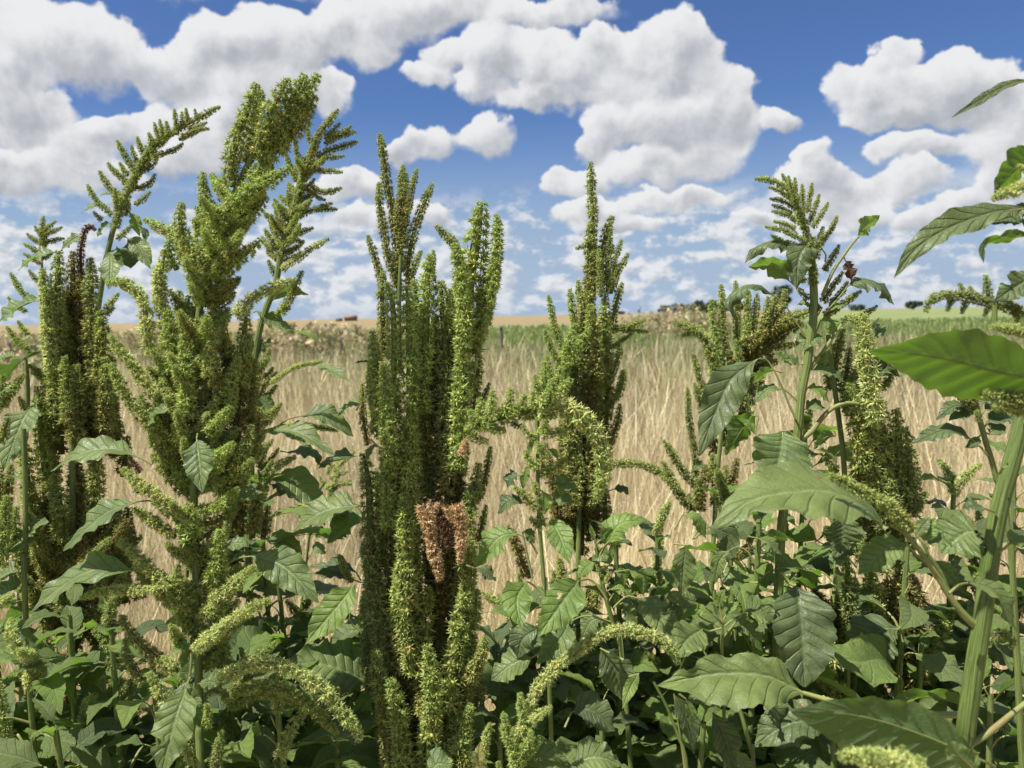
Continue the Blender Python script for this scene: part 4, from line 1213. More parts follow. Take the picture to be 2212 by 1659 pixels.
# M: small side plant on the right
plant('amaranth_plant', 'small upright amaranth with a stubby dark tip and narrow leaves beside the thick stem', 0.74, """
T8 24 stem 2060,1150 1990,800 1955,640 1925,540 1895,440 1868,340 1850,270
S8 40 d 0 1735,110 1755,150 1785,200 1815,250 1840,300
S8 30 d -1 1705,170 1740,205 1790,240 1830,280
S8 28 d -1 1800,120 1805,170 1820,220 1840,270
S8 26 d -1 1850,300 1860,330 1868,370
S8 30 d 1 1700,150 1750,180 1800,220
S8 24 d 0 1770,70 1785,110 1800,160
L8 55 u dark - 1845,290 | 1820,280 1720,280 1612,355
L8 58 u dark - 1860,320 | 1840,310 1760,320 1688,360
L8 72 u dark - 1930,580 1880,520 | 1825,470 1680,420 1465,500
L8 80 u dark - 1890,410 | 1920,370 2010,340 2110,370
L8 60 u dark - 1870,340 | 1900,300 1960,280 2040,292
L8 60 C dark - 1890,440 | 1870,450 1840,490 1785,520
L8 70 u dark - 1900,430 | 1930,440 1990,400 2030,400
L8 40 u leaf - 1870,310 | 1880,260 1900,230 1930,215
""", seed=59)

# R: stem and leaves seen behind the thick head on its left
plant('amaranth_plant', 'thin stemmed amaranth with broad veined leaves in the gap left of the thickest head', 1.02, """
T6 16 stem 300,1900 310,1500 318,1200 328,950 332,760 325,400 315,200
S6 24 o 0 250,640 262,720 275,800 290,880
S6 22 o 1 280,700 300,780 310,860
S5 18 f 0 330,640 338,760 345,860 355,980
L6 185 c young t-4;z-3 290,950 240,850 180,780 | 205,570 110,700 -90,930
L3 130 u leaf z-3 2300,300 2200,130 | 2120,105 1930,140 1735,255
L3 120 u leaf z-2 2300,300 2230,200 | 2170,180 2060,210 1940,325
L3 110 U dark - 2240,880 | 2200,850 2080,860 1930,980
L3 90 u leaf - 2250,800 | 2200,770 2120,830 2060,900
L3 95 C leaf z-4 2250,1100 | 2230,1130 2100,1400 2040,1560
L3 170 u leaf z-6;t-3 2400,1260 2300,1200 | 2180,1150 1950,1060 1690,1040
L3 60 U dark - 2140,550 | 2110,500 1980,460 1840,470
L3 50 U dark - 2140,560 | 2080,540 1980,510 1850,510
L5 130 u leaf - 320,990 | 220,870 100,880 -50,970
L5 120 u leaf - 320,1010 | 240,960 140,990 45,1090
L6 70 u leaf - 300,980 | 260,920 240,980 280,1040
L6 70 u young - 310,1000 | 330,890 240,880 100,940
""", seed=61)

# W: pale small feathery plant in the gap
plant('amaranth_plant', 'pale feathery young amaranth far back in the straw gap left of the thickest head', 1.45, """
T3 12 stem 1780,900 1800,600 1830,300 1870,60 1930,-40
S2 17 p 0 2010,1375 1990,1420 1970,1480 1950,1540
S2 14 p 0 2080,1420 2040,1440 2000,1460 1960,1500
S2 14 p 0 2060,1510 2010,1515 1960,1530
S2 14 p 0 1890,1395 1910,1430 1940,1470
S2 14 p 0 1820,1440 1860,1470 1910,1510
S2 14 p 0 1830,1530 1870,1540 1930,1560
S2 14 p 0 2090,1590 2030,1580 1960,1590
S2 14 p 0 1780,1590 1830,1590 1900,1610
S5 17 p 0 205,540 170,570 130,610 80,660
S5 15 p 0 190,740 140,730 90,740 30,760
S5 15 p 0 170,810 110,800 50,810
S5 15 p 0 150,560 120,600 70,640
S5 15 p 0 60,580 60,620 40,680
S5 15 p 0 170,660 120,680 60,700
S3 14 g 0 2010,390 2030,440 2060,500 2090,560
S3 15 p 0 1740,130 1780,170 1830,210
S3 15 p 0 1750,90 1800,120 1850,150
L3 50 u leaf - 1830,330 | 1830,290 1880,260 1930,300
L3 50 u leaf - 1820,430 | 1850,380 1880,360 1930,390
L3 50 u leaf - 1810,330 | 1770,310 1720,330 1660,370
""", seed=67)

# X: far left edge plant
plant('amaranth_plant', 'amaranth cut by the left edge, bristly light green spikes around a bare stem', 0.98, """
T3 22 stem 150,700 152,400 150,0 145,-150 140,-350
S2 28 f 0 140,790 110,830 90,880 50,930 0,990
S2 24 f 0 20,940 -10,990 -40,1050
S2 24 g 0 110,930 130,960 150,1010
S3 42 f -1 40,40 30,130 20,230 10,340 0,460
S3 38 f 0 100,110 90,190 75,280 60,380
S3 36 g 0 -10,60 -20,160 -30,280
S3 28 p -6 82,630 50,650 10,680 -40,720
S3 40 p -12 -20,1150 0,1240 15,1330 25,1430 30,1540 25,1680
S3 40 f -12 -50,1300 -40,1400 -30,1520 -20,1680
S2 30 g 1 20,800 10,860 -10,940
S2 30 g 1 50,1060 30,1130 0,1200
S2 40 o 2 60,1330 50,1420 40,1520 30,1640
S2 40 o 2 -10,1330 -10,1430 -15,1540
L3 100 u leaf - 150,340 | 210,310 110,330 30,400
L3 70 u leaf - 240,250 | 290,200 230,220 150,280
L3 110 u leaf - 130,560 | 110,495 40,510 -50,580
L3 110 u leaf - 140,590 | 130,560 60,590 -50,680
L2 60 u leaf - 30,700 | 90,690 40,690 -40,740
L2 60 u leaf - 100,870 | 90,870 30,890 -40,950
""", seed=71)

# T: big leaf bottom centre right
plant('amaranth_plant', 'leafy amaranth with a big flat shaded leaf, under the tip of the arched pale spike', 0.72, """
T9 18 stem 540,1900 520,1600 490,1450 440,1280 400,1180
T9 12 stem 150,1900 130,1600 90,1480 20,1300 -60,1150
L9 170 u dark z2 1040,1430 | 980,1390 750,1400 530,1535
L9 120 C dark - 130,1700 | 60,1220 150,1400 180,1560
L9 110 u dark z2 - 430,1240 300,1210 140,1260
L9 80 c leaf z-2 420,1560 | 430,1560 470,1620 520,1720
L9 170 C dark z3 310,1350 | 290,1330 370,1500 420,1700
L9 60 C young - 90,1220 | 130,1250 160,1340 170,1430
L6 210 c dark z4 1800,1020 | 1660,950 1740,1070 1800,1260
L6 72 C young t-3 1830,1120 | 1890,1100 1840,1180 1790,1310
L6 130 u dark z3 1450,1420 | 1490,1330 1600,1320 1750,1440
L9 130 U dark z2 680,1230 | 560,1220 640,1300 690,1420
""", seed=73)

# U: small bright shoot with leaflets
plant('amaranth_plant', 'short leafy amaranth tipped with a bright rosette, left of the broad hanging leaf', 0.84, """
T9 15 stem 360,1500 350,1200 345,950 345,800
L9 45 u young - 340,800 | 300,760 200,720 100,775
L9 30 c young - 345,790 | 320,760 300,700 285,680
L9 34 c young - 345,790 | 345,750 370,690 400,620
L9 40 u young - 350,790 | 370,750 410,700 450,675
L9 60 u young - 350,800 | 330,700 340,640 360,600
L9 100 u leaf - 360,820 400,785 | 430,775 500,830 585,970
L9 170 c leaf z-3;t-4 340,830 270,850 | 230,835 140,900 60,1010
L9 90 C leaf - 330,820 210,760 | 200,690 130,660 20,640
L9 145 C leaf z-3 60,330 | 130,340 120,440 105,640
L9 85 c leaf z-2 540,450 500,380 440,350 | 390,370 330,430 300,570
L9 70 u young c.6 60,250 | 110,160 200,170 250,300
L9 130 u leaf - 340,900 | 480,730 570,730 650,800
L9 150 C dark z2 180,300 | 260,230 380,290 330,480
L9 100 u leaf z3 560,560 | 480,560 420,540 350,570
L9 130 c leaf z1 330,880 | 320,870 250,870 180,960
L9 180 c dark z3 20,650 | 60,680 80,800 90,900
L9 60 u leaf z1 - 560,300 620,320 700,400
S9 36 k 6 150,780 170,810 200,850
S9 30 k 6 520,300 470,380 400,420
""", seed=79)

# ---------------------------------------------------------------- leafy amaranths of the undergrowth
def canon_leaf(k, rg):
    L = 1.0; droop = rg.uniform(0.15, 0.65)
    pts = [(0, 0, 0), (0, .18, .13), (0, .34, .16)]
    pet = catmull(np.array(pts, float), 0.03)
    bl = catmull(np.array([(0, .34, .16), (0.02 * rg.normal(), .62, .18 - droop * .12), (0.05 * rg.normal(), .95, .14 - droop * .42), (0.08 * rg.normal(), 1.22, .08 - droop * 0.95)]), 0.02)
    mt = M[['leaf', 'young', 'dark', 'leaf', 'young', 'leaf', 'leaf', 'young'][k % 8]]
    return leaf_mesh('leaf', bl, np.array([0, 0, 1.0]), rg.uniform(0.20, 0.29), mt, rg, petiole=pet, fold=rg.uniform(.1, .4), wave=rg.uniform(.08, .2), bites=int(rg.integers(0, 2)), pr=0.014)
_rg = np.random.default_rng(5)
LEAVES = [canon_leaf(k, _rg) for k in range(24)]

def bushy(label, x, y, d, nleaf, size, tips, seed, y0=None, spread=1.0):
    """a leafy plant: x, y the picture position of its top, d its distance"""
    rg = np.random.default_rng(seed)
    top = P(x, y, d)
    base = np.array([top[0] + rg.normal(0, .03), top[1] + rg.normal(0, .03), 0.0])
    root = bpy.data.objects.new('amaranth_plant', None); COL.objects.link(root); root.location = base; root.empty_display_size = .05
    tag(root, label, 'amaranth', 'leafy amaranths of the undergrowth')
    c = catmull(np.array([[0, 0, -.03], (top - base) * .5 + [rg.normal(0, .012), rg.normal(0, .012), 0], top - base]), 0.03)
    tv, tf, tu = tube(c, np.linspace(0.0062, 0.003, len(c)), 9, ribs=5, rib=.06)
    link('stem', mesh_np('stem', tv, [tf], M['stem'], uvs=tu), root)
    H = top[2]
    for k in range(nleaf):
        f = (k + .5) / nleaf; hz = (top - base) * (1 - 0.62 * f ** 1.15 * min(1, .75 / H))
        az = k * 2.39996 + rg.uniform(-.5, .5) + seed
        sz = size * (0.45 + 0.75 * min(1, f * 2.6)) * rg.uniform(.55, 1.25)
        o = link('leaf', LEAVES[int(rg.integers(0, 24))], root)
        el = math.radians(rg.uniform(0, 38) + 30 * max(0, .25 - f) * 4)
        Mx = Matrix.Translation(Vector(hz)) @ Matrix.Rotation(az, 4, 'Z') @ Matrix.Rotation(el, 4, 'X') @ Matrix.Rotation(rg.normal(0, .35), 4, 'Y') @ Matrix.Scale(sz * spread, 4)
        o.matrix_local = Mx
    if tips:
        ax = np.array([[0, 0, -.02], [0, 0, .02]]) + (top - base)
        tv, tf, tu = tube(resample(ax, 4)[0], 0.002, 7)
        head = link('flower_head', mesh_np('flower_head', tv, [tf], M['stem'], uvs=tu), root)
        for (pal, n, ln, R) in tips:
            for q in range(n):
                dr = unit(np.array([rg.normal(0, .5), rg.normal(0, .5), 1.0]))
                b0 = (top - base) - np.array([0, 0, rg.uniform(0, .09)]) * (q > 0)
                l_ = ln * rg.uniform(.6, 1.2)
                cc = catmull(np.array([b0 + dr * l_ + np.array([rg.normal(0, .25), rg.normal(0, .25), -.05]) * l_, b0 + dr * l_ * .55, b0]), R * .6)
                link('flower_spike', spike_mesh('flower_spike', cc, R, pal, rg), head)

f1 = [('p', 3, .06, .0075)]; o1 = [('o', 4, .07, .009)]; d1 = [('d', 3, .06, .008)]; g1 = [('g', 4, .06, .008)]
bush = [
 ('low leafy amaranth in the bottom left corner, two drooping leaves on top', 60, 1420, .86, 18, .085, f1),
 ('low leafy amaranth under the dense dark left head', 150, 1330, .92, 20, .085, None),
 ('shaded leafy amaranth between the dark left head and the tallest plant', 240, 1360, .88, 20, .08, d1),
 ('leafy amaranth at the foot of the tallest plant, left of its stem', 330, 1440, .84, 18, .075, None),
 ('leafy amaranth with long drooping leaves, right of the tallest plant stem', 520, 1400, .90, 22, .09, None),
 ('low leafy amaranth near the bottom edge, right of the tallest plant stem', 600, 1540, .82, 18, .085, f1),
 ('leafy amaranth in the straw gap below the fanning feathery plant', 600, 1240, 1.10, 20, .085, None),
 ('small leafy amaranth standing alone in the straw gap', 655, 1330, 1.15, 14, .075, g1),
 ('low leafy amaranth at the bottom edge, left of the thickest head', 730, 1590, .86, 14, .08, None),
 ('leafy amaranth directly right of the thickest head, straw behind it', 1080, 1420, .98, 20, .085, None),
 ('low leafy amaranth at the bottom edge, right of the thickest head', 1080, 1560, .88, 18, .08, None),
 ('leafy amaranth below the narrow upright head', 1230, 1370, 1.08, 22, .085, o1),
 ('leafy amaranth below the bright leafy shoot', 1330, 1330, 1.00, 22, .08, None),
 ('shaded leafy amaranth under the arched pale spike', 1300, 1520, .90, 22, .085, None),
 ('leafy amaranth below the broad olive brown head', 1440, 1230, 1.05, 22, .08, None),
 ('leafy amaranth with a pale tuft, below the broad olive brown head', 1420, 1150, 1.10, 16, .07, f1),
 ('leafy amaranth between the olive brown head and the broad hanging dark leaf', 1560, 1270, .98, 20, .08, None),
 ('shaded leafy amaranth at the bottom edge, beneath the big flat leaf', 1520, 1560, .86, 20, .085, None),
 ('leafy amaranth behind the broad hanging dark leaf', 1680, 1260, 1.02, 20, .075, None),
 ('leafy amaranth between the dense shaded head and the thick foreground stem', 1960, 1180, .92, 18, .075, None),
 ('low leafy amaranth right of the thick foreground stem, lowest there', 2140, 1500, .85, 20, .085, None),
 ('leafy amaranth right of the thick foreground stem, straw showing above it', 2130, 1200, 1.00, 20, .08, d1),
 ('shaded leafy amaranth below the glowing bottom leaf', 1800, 1600, .86, 16, .085, None),
 ('leafy amaranth behind the thick foreground stem, near its foot', 1990, 1390, .95, 20, .08, None),
 ('dark leafy amaranth low behind the dense dark left head', 40, 1240, 1.2, 18, .085, None),
 ('leafy amaranth low behind the tallest plant, right of its stem', 480, 1260, 1.12, 20, .085, o1),
 ('leafy amaranth at the bottom edge under the tallest plant', 420, 1600, .80, 16, .08, f1),
 ('leafy amaranth in the bottom left corner, lowest of all', 120, 1580, .80, 18, .085, None),
 ('leafy amaranth at the bottom edge between thickest head and arched spike', 960, 1640, .84, 12, .075, f1),
 ('small leafy amaranth left of the dense shaded head, straw above it', 1620, 1180, 1.18, 16, .07, None),
]
more = [
 ('leafy amaranth in the dark under the left head, at its foot', 100, 1480, 1.00),
 ('leafy amaranth in deep shade beneath the two drooping left leaves', 190, 1470, 1.02),
 ('leafy amaranth in deep shade between the dark left head and the tallest stem', 290, 1530, .96),
 ('leafy amaranth behind the tallest plant stem near the bottom edge', 390, 1500, .98),
 ('leafy amaranth low in the shade right of the tallest stem', 480, 1480, 1.02),
 ('leafy amaranth low between the tallest stem and the straw gap', 560, 1440, 1.05),
 ('leafy amaranth under the large veined leaf in the straw gap', 660, 1480, 1.00),
 ('leafy amaranth under the drooping bristly spike beside the thickest head', 740, 1500, 1.00),
 ('leafy amaranth in the shade right of the thickest head', 1040, 1500, 1.05),
 ('leafy amaranth behind the leaf with a hole', 1150, 1400, 1.05),
 ('leafy amaranth in deep shade under the leaf with a hole', 1180, 1500, .98),
 ('leafy amaranth in deep shade under the bright leafy shoot', 1340, 1450, .98),
 ('leafy amaranth in the dark under the tip of the arched spike', 1430, 1480, 1.00),
 ('leafy amaranth with dark leaves behind the bright rosette', 1500, 1330, 1.08),
 ('leafy amaranth in deep shade under the bright rosette', 1560, 1450, .98),
 ('leafy amaranth below the broad hanging dark leaf', 1700, 1500, .98),
 ('leafy amaranth in the shade beneath the dense shaded head', 1850, 1420, 1.02),
 ('leafy amaranth at the foot of the dense shaded head, right of it', 1930, 1300, 1.06),
 ('leafy amaranth right of the thick foreground stem, under the small drooping leaf', 2120, 1380, .95),
 ('leafy amaranth at the right edge behind the thick foreground stem', 2200, 1300, 1.05),
 ('leafy amaranth in the bottom right corner behind the glowing leaf', 2170, 1580, .92),
 ('leafy amaranth below the pale tufted one near the olive brown head', 1370, 1270, 1.15),
 ('leafy amaranth in front of the narrow upright head, low', 1260, 1450, 1.00),
 ('leafy amaranth at the left edge, level with the drooping leaves', -20, 1330, 1.00),
]
tall = [
 ('leafy amaranth behind the long grey green drooping leaf, topped near the pale thick spike', 1740, 930, 1.12),
 ('leafy amaranth just right of the stem with crumpled leaves', 1800, 1010, 1.05),
 ('leafy amaranth at the foot of the broad olive brown head', 1570, 1090, 1.00),
 ('leafy amaranth right of the dense shaded head, tall among its neighbours', 2060, 1060, 1.02),
 ('tall leafy amaranth at the right edge behind the thick stem', 2190, 1010, 1.02),
 ('leafy amaranth with its top in front of the narrow upright head', 1330, 1180, 1.04),
 ('leafy amaranth right of the tallest plant, its top among the drooping leaves', 560, 1050, 1.10),
 ('leafy amaranth under the long grey green drooping leaf', 1640, 1130, .92),
]
for lb, x, y, d in more: bush.append((lb, x, y, d, 32, .084, [f1, None, g1, None, d1][len(bush) % 5]))
for lb, x, y, d in tall: bush.append((lb, x, y, d, 26, .070, [f1, None, d1][len(bush) % 3]))
fill = [
 ('leafy amaranth at the bottom edge under the two drooping left leaves', 180, 1560, .92),
 ('leafy amaranth low in front of the dark left head, left of centre there', 110, 1390, .95),
 ('leafy amaranth in front of the tallest stem, right of its hanging leaf', 500, 1540, .88),
 ('leafy amaranth in the straw gap, lowest and furthest right there', 700, 1400, 1.12),
 ('leafy amaranth at the bottom of the straw gap, left side', 600, 1380, 1.08),
 ('leafy amaranth low beside the thickest head, left of its foot', 770, 1440, 1.02),
 ('leafy amaranth right of the thickest head, just above the arched spike', 1120, 1310, 1.06),
]
for lb, x, y, d in fill: bush.append((lb, x, y, d, 32, .08, [None, g1, f1][len(bush) % 3]))
for i, (lb, x, y, d, n, sz, tips) in enumerate(bush): bushy(lb, x, y, d, int(n * 1.25), sz * 1.12, tips, 200 + i)

# ---------------------------------------------------------------- ground, straw, meadow
def mat_ground():
    m, nt = new_mat('field_ground'); g = NT(nt)
    geo = g.n('ShaderNodeNewGeometry'); sp = g.n('ShaderNodeSeparateXYZ'); g.link(geo.outputs['Position'], sp.inputs[0])
    y = sp.outputs[1]; x = sp.outputs[0]
    n1 = g.noise(geo.outputs['Position'], 0.09, 5); n2 = g.noise(geo.outputs['Position'], 2.2, 6, .7); n3 = g.noise(geo.outputs['Position'], 30, 4, .7)
    straw = g.mix(n2, c4((0.22, 0.16, 0.085)), c4((0.46, 0.36, 0.20))); straw = g.mix(g.m('MULTIPLY', n3, .5), straw, c4((0.12, .085, .045)))
    green = g.mix(g.sm(n1, .3, .7), c4((0.12, 0.165, 0.06)), c4((0.20, 0.23, 0.10)))
    green = g.mix(g.m('MULTIPLY', g.sm(n2, .45, .7), .35), green, c4((0.30, .26, .13)))
    field = g.mix(g.sm(n1, .35, .65), c4((0.24, 0.18, 0.10)), c4((0.20, .165, .085)))
    f1 = g.sm(g.m('ADD', y, g.m('MULTIPLY', n1, 10.0)), 17, 30)
    # the far stubble field begins nearer on the left; the right stays green to the horizon
    edge = g.m('ADD', 110.0, g.m('MULTIPLY', g.m('MAXIMUM', g.m('SUBTRACT', g.m('DIVIDE', x, g.m('MAXIMUM', y, 1.0)), 0.30), 0.0), 4000.0))
    f2 = g.sm(y, edge, g.m('MULTIPLY', edge, 1.25))
    col = g.mix(f2, g.mix(f1, straw, green), field)
    b = g.n('ShaderNodeBsdfPrincipled'); b.inputs['Roughness'].default_value = .9; b.inputs['Specular IOR Level'].default_value = .1
    g.link(col, b.inputs['Base Color'])
    bp = g.n('ShaderNodeBump'); bp.inputs['Strength'].default_value = .8; bp.inputs['Distance'].default_value = .05; g.link(n3, bp.inputs['Height']); g.link(bp.outputs[0], b.inputs['Normal'])
    out = g.n('ShaderNodeOutputMaterial'); g.link(b.outputs[0], out.inputs[0]); return m
S = 6000.0
gv = np.array([[-S, -200, 0], [S, -200, 0], [S, S, 0], [-S, S, 0]], float)
tag(link('ground', mesh_np('ground', gv, [np.array([[0, 1, 2, 3]])], mat_ground())), kind='structure')

M['straw'] = mat_attr('dry_grass', .25, (1, .95, .8), .6, .25)
M['meadow'] = mat_attr('green_grass', .25, (1.1, 1.2, .6), .6, .2)
def blades(n, rg, y0, y1, xk, hfun, wk, colfun, lean=(3, 22), power=1.0, seed_frac=.2):
    y = y0 * (y1 / y0) ** (rg.random(n) ** power)
    x = (rg.random(n) * 2 - 1) * (xk * y + .5)
    tn = max(1, n // 22); ti = rg.integers(0, tn, n); loose = rg.random(n) < .25          # blades grow in tufts
    ox = rg.normal(0, .05, n) * (1 + y * .05); oy = rg.normal(0, .05, n) * (1 + y * .05)
    x = np.where(loose, x, x[ti] + ox); y = np.where(loose, y, np.maximum(y0 * .97, y[ti] + oy))
    h = hfun(x, y, rg); az = rg.uniform(0, 2 * math.pi, n); az = np.where(loose, az, np.arctan2(oy, ox) + rg.normal(0, .6, n))
    ln = np.radians(rg.uniform(lean[0], lean[1], n)); bend = ln * rg.uniform(.2, 1.5, n)
    dx, dy = np.cos(az), np.sin(az)
    face = rg.uniform(-.9, .9, n); sx, sy = np.cos(face), np.sin(face)
    w = np.maximum(.0008, y * wk) * rg.uniform(.6, 1.4, n)
    K_ = 5; t = np.linspace(0, 1, K_)
    V = np.zeros((n, K_, 2, 3), np.float32)
    px = np.zeros(n); pz = np.zeros(n)
    prof = np.where(rg.random(n)[:, None] < seed_frac, np.array([1, .8, .7, 2.0, .3])[None], np.array([1, .95, .8, .5, .08])[None])
    for k in range(K_):
        th = ln + bend * t[k]
        if k: px = px + np.sin(th) * h / (K_ - 1); pz = pz + np.cos(th) * h / (K_ - 1)
        for s_, sg in ((0, -1), (1, 1)):
            V[:, k, s_, 0] = x + dx * px + sg * sx * w * prof[:, k]
            V[:, k, s_, 1] = y + dy * px + sg * sy * w * prof[:, k]
            V[:, k, s_, 2] = pz
    base = np.arange(n)[:, None] * (K_ * 2)
    F = np.stack([base + np.array([2 * k, 2 * k + 1, 2 * k + 3, 2 * k + 2])[None] for k in range(K_ - 1)], 1).reshape(-1, 4)
    c = colfun(x, y, rg)
    C = np.repeat(c, K_ * 2, 0)
    return V.reshape(-1, 3), F, np.clip(C, 0, .9)

def patch(x, y, s, seed):
    r = np.random.default_rng(seed); a = 0
    for k in range(6):
        th = r.uniform(0, 6.28); f = s * r.uniform(.5, 2.0)
        a = a + np.sin((x * math.cos(th) + y * math.sin(th)) * f + r.uniform(0, 6.28))
    return a / 6
def straw_h(x, y, r): return np.clip(.50 + .30 * r.random(len(x)) + .08 * patch(x, y, .8, 1), .2, 1.0) * np.where(r.random(len(x)) < .10, 1.4, 1) * (1 + .25 * patch(x, y, 1.3, 12))
def straw_c(x, y, r):
    n = len(x); k = r.random(n)[:, None]
    c = np.array([.48, .39, .22]) * (1 - k) + np.array([.84, .745, .48]) * k
    gr = (r.random(n) < np.clip(.12 + .10 * (x / y > .0) + (y - 8) / np.where(x > 0, 15, 24) + .12 * patch(x, y, .5, 3), 0, .75))[:, None]
    c = np.where(gr, np.array([.22, .25, .10]) + k * np.array([.16, .13, .09]), c)
    c = c * (1 + .35 * patch(x, y, 1.6, 9))[:, None]
    dk = (r.random(n) < .16)[:, None]
    return np.where(dk, c * .6, c) * np.exp(r.normal(0, .12, n))[:, None]
v, f, c = blades(190000, np.random.default_rng(1), 1.9, 26, .74, straw_h, .00027, straw_c, seed_frac=.35)
tag(link('dry_grass', mesh_np('dry_grass', v, [f], M['straw'], cols=c, smooth=False)), 'pale dry straw grass standing behind the amaranths', 'grass', kind='stuff')
def mead_h(x, y, r): return np.clip(.45 + .3 * r.random(len(x)) + .1 * patch(x, y, .3, 5), .2, 1.1)
def mead_c(x, y, r):
    n = len(x); k = r.random(n)[:, None]
    c = np.array([.16, .22, .075]) * (1 - k) + np.array([.29, .34, .14]) * k
    st = (r.random(n) < np.clip(.32 + .5 * patch(x, y, .22, 8) - .30 * (x / y > -.02) + .3 * (x / y < -.15), .04, .85))[:, None]
    return np.where(st, np.array([.38, .30, .17]) * (.7 + .6 * k), c)
v, f, c = blades(60000, np.random.default_rng(2), 16, 75, .74, mead_h, .00050, mead_c, lean=(4, 25))
tag(link('meadow_grass', mesh_np('meadow_grass', v, [f], M['meadow'], cols=c, smooth=False)), 'green and straw meadow grass beyond the fence posts', 'grass', kind='stuff')

# tall dry weeds and thistles near the fence, brown with mauve heads
def weeds(name, label, spans, n, seed):
    r = np.random.default_rng(seed); VV, FF, CC = [], [], []; nv = 0
    for i in range(n):
        xa, xb, ya, yb, hh = spans[int(r.integers(0, len(spans)))]
        d = r.uniform(ya, yb); xp = r.uniform(xa, xb)
        b = np.array([(xp - IW / 2) / FPX * d, d, 0.0]); h = hh * r.uniform(.75, 1.1)
        top = b + np.array([r.normal(0, .08), r.normal(0, .08), h])
        w = .005 + .0002 * d
        colr = np.array([[.40, .32, .19], [.26, .28, .12], [.48, .40, .25], [.30, .27, .15]][int(r.integers(0, 4))]) * r.uniform(.8, 1.2)
        segs = [(b, top, w)]
        for k in range(int(r.integers(7, 13))):
            p = b + (top - b) * r.uniform(.35, 1.0); q = p + np.array([r.normal(0, .10), r.normal(0, .06), r.uniform(.0, .13)])
            segs.append((p, q, w * .8))
        for p, q, ww in segs:
            VV.append(np.array([p - [ww, 0, 0], p + [ww, 0, 0], q + [ww * .5, 0, 0], q - [ww * .5, 0, 0]])); FF.append(np.array([[0, 1, 2, 3]]) + nv); nv += 4; CC.append(np.tile(colr, (4, 1)))
        for p, q, ww in segs[1:]:
            # leaf or seed head at each twig's end
            for z in range(3):
                s = r.uniform(.02, .05); o = q + r.normal(0, .03, 3)
                ch = np.array([.42, .24, .34]) if (r.random() < .035) else colr * r.uniform(.7, 1.5)
                t1, t2 = r.normal(size=3) * s, r.normal(size=3) * s
                VV.append(np.array([o - t1, o + t2, o + t1, o - t2 * .6])); FF.append(np.array([[0, 1, 2, 3]]) + nv); nv += 4; CC.append(np.tile(ch, (4, 1)))
    tag(link(name, mesh_np(name, np.vstack(VV), [np.vstack(FF)], M['straw'], cols=np.vstack(CC), smooth=False)), label, 'weeds', kind='stuff')
weeds('tall_weeds', 'tall brown thistles and dry weeds along the fence on the left', [(560, 860, 19, 30, 1.22), (560, 740, 18, 24, 1.28), (180, 420, 18, 28, 1.25), (-80, 150, 16, 28, 1.15)], 300, 4)
weeds('thistle_weeds', 'reddish brown thistles with mauve heads in the green meadow right of centre', [(1375, 1560, 28, 42, 1.5), (1420, 1530, 30, 40, 1.62), (1340, 1640, 30, 45, 1.35)], 180, 6)

# fence posts
def mat_wood():
    m, nt = new_mat('weathered_wood'); g = NT(nt)
    tc = g.n('ShaderNodeTexCoord'); mp = g.n('ShaderNodeMapping'); g.link(tc.outputs['Object'], mp.inputs[0]); mp.inputs['Scale'].default_value = (30, 30, 3)
    n1 = g.noise(mp.outputs[0], 1.0, 5, .6)
    b = g.n('ShaderNodeBsdfPrincipled'); b.inputs['Roughness'].default_value = .9
    g.link(g.mix(n1, c4((.05, .042, .036)), c4((.17, .14, .115))), b.inputs['Base Color'])
    bp = g.n('ShaderNodeBump'); bp.inputs['Strength'].default_value = .7; bp.inputs['Distance'].default_value = .02; g.link(n1, bp.inputs['Height']); g.link(bp.outputs[0], b.inputs['Normal'])
    out = g.n('ShaderNodeOutputMaterial'); g.link(b.outputs[0], out.inputs[0]); return m
M['wood'] = mat_wood()
for (x, d, h, r_, lb) in [(1083, 20.5, 1.22, .045, 'grey wooden fence post standing right of the thickest amaranth head'),
                          (710, 20.0, 1.10, .075, 'thick dark wooden fence post in the weeds left of the thickest head'),
                          (687, 21.5, 1.18, .028, 'thin wooden stake just left of the thick dark post'),
                          (735, 21.0, 1.20, .025, 'thin wooden stake just right of the thick dark post'),
                          (17, 18.5, 1.12, .04, 'grey wooden fence post at the left edge of the field')]:
    rg = np.random.default_rng(int(x)); q = P(x, 700, d)
    cc = np.array([[0, 0, -.2], [rg.normal(0, .01), 0, h * .5], [rg.normal(0, .015), rg.normal(0, .015), h * .985], [rg.normal(0, .015), 0, h]])
    tv, tf, tu = tube(resample(catmull(cc, .05), 18)[0], r_ * (1 + .10 * rg.normal(size=18) * .5), 9, ribs=3, rib=.06)
    cap = np.arange(len(tv) - 9, len(tv))
    me = mesh_np('fence_post', np.vstack([tv, tv[cap].mean(0)[None] + [0, 0, .012]]), [np.vstack([tf]), np.array([[a, b, len(tv)] for a, b in zip(cap, np.roll(cap, -1))])], M['wood'], smooth=True)
    o = link('fence_post', me, None, (q[0], q[1], 0)); tag(o, lb, 'fence post', 'posts of the field fence')

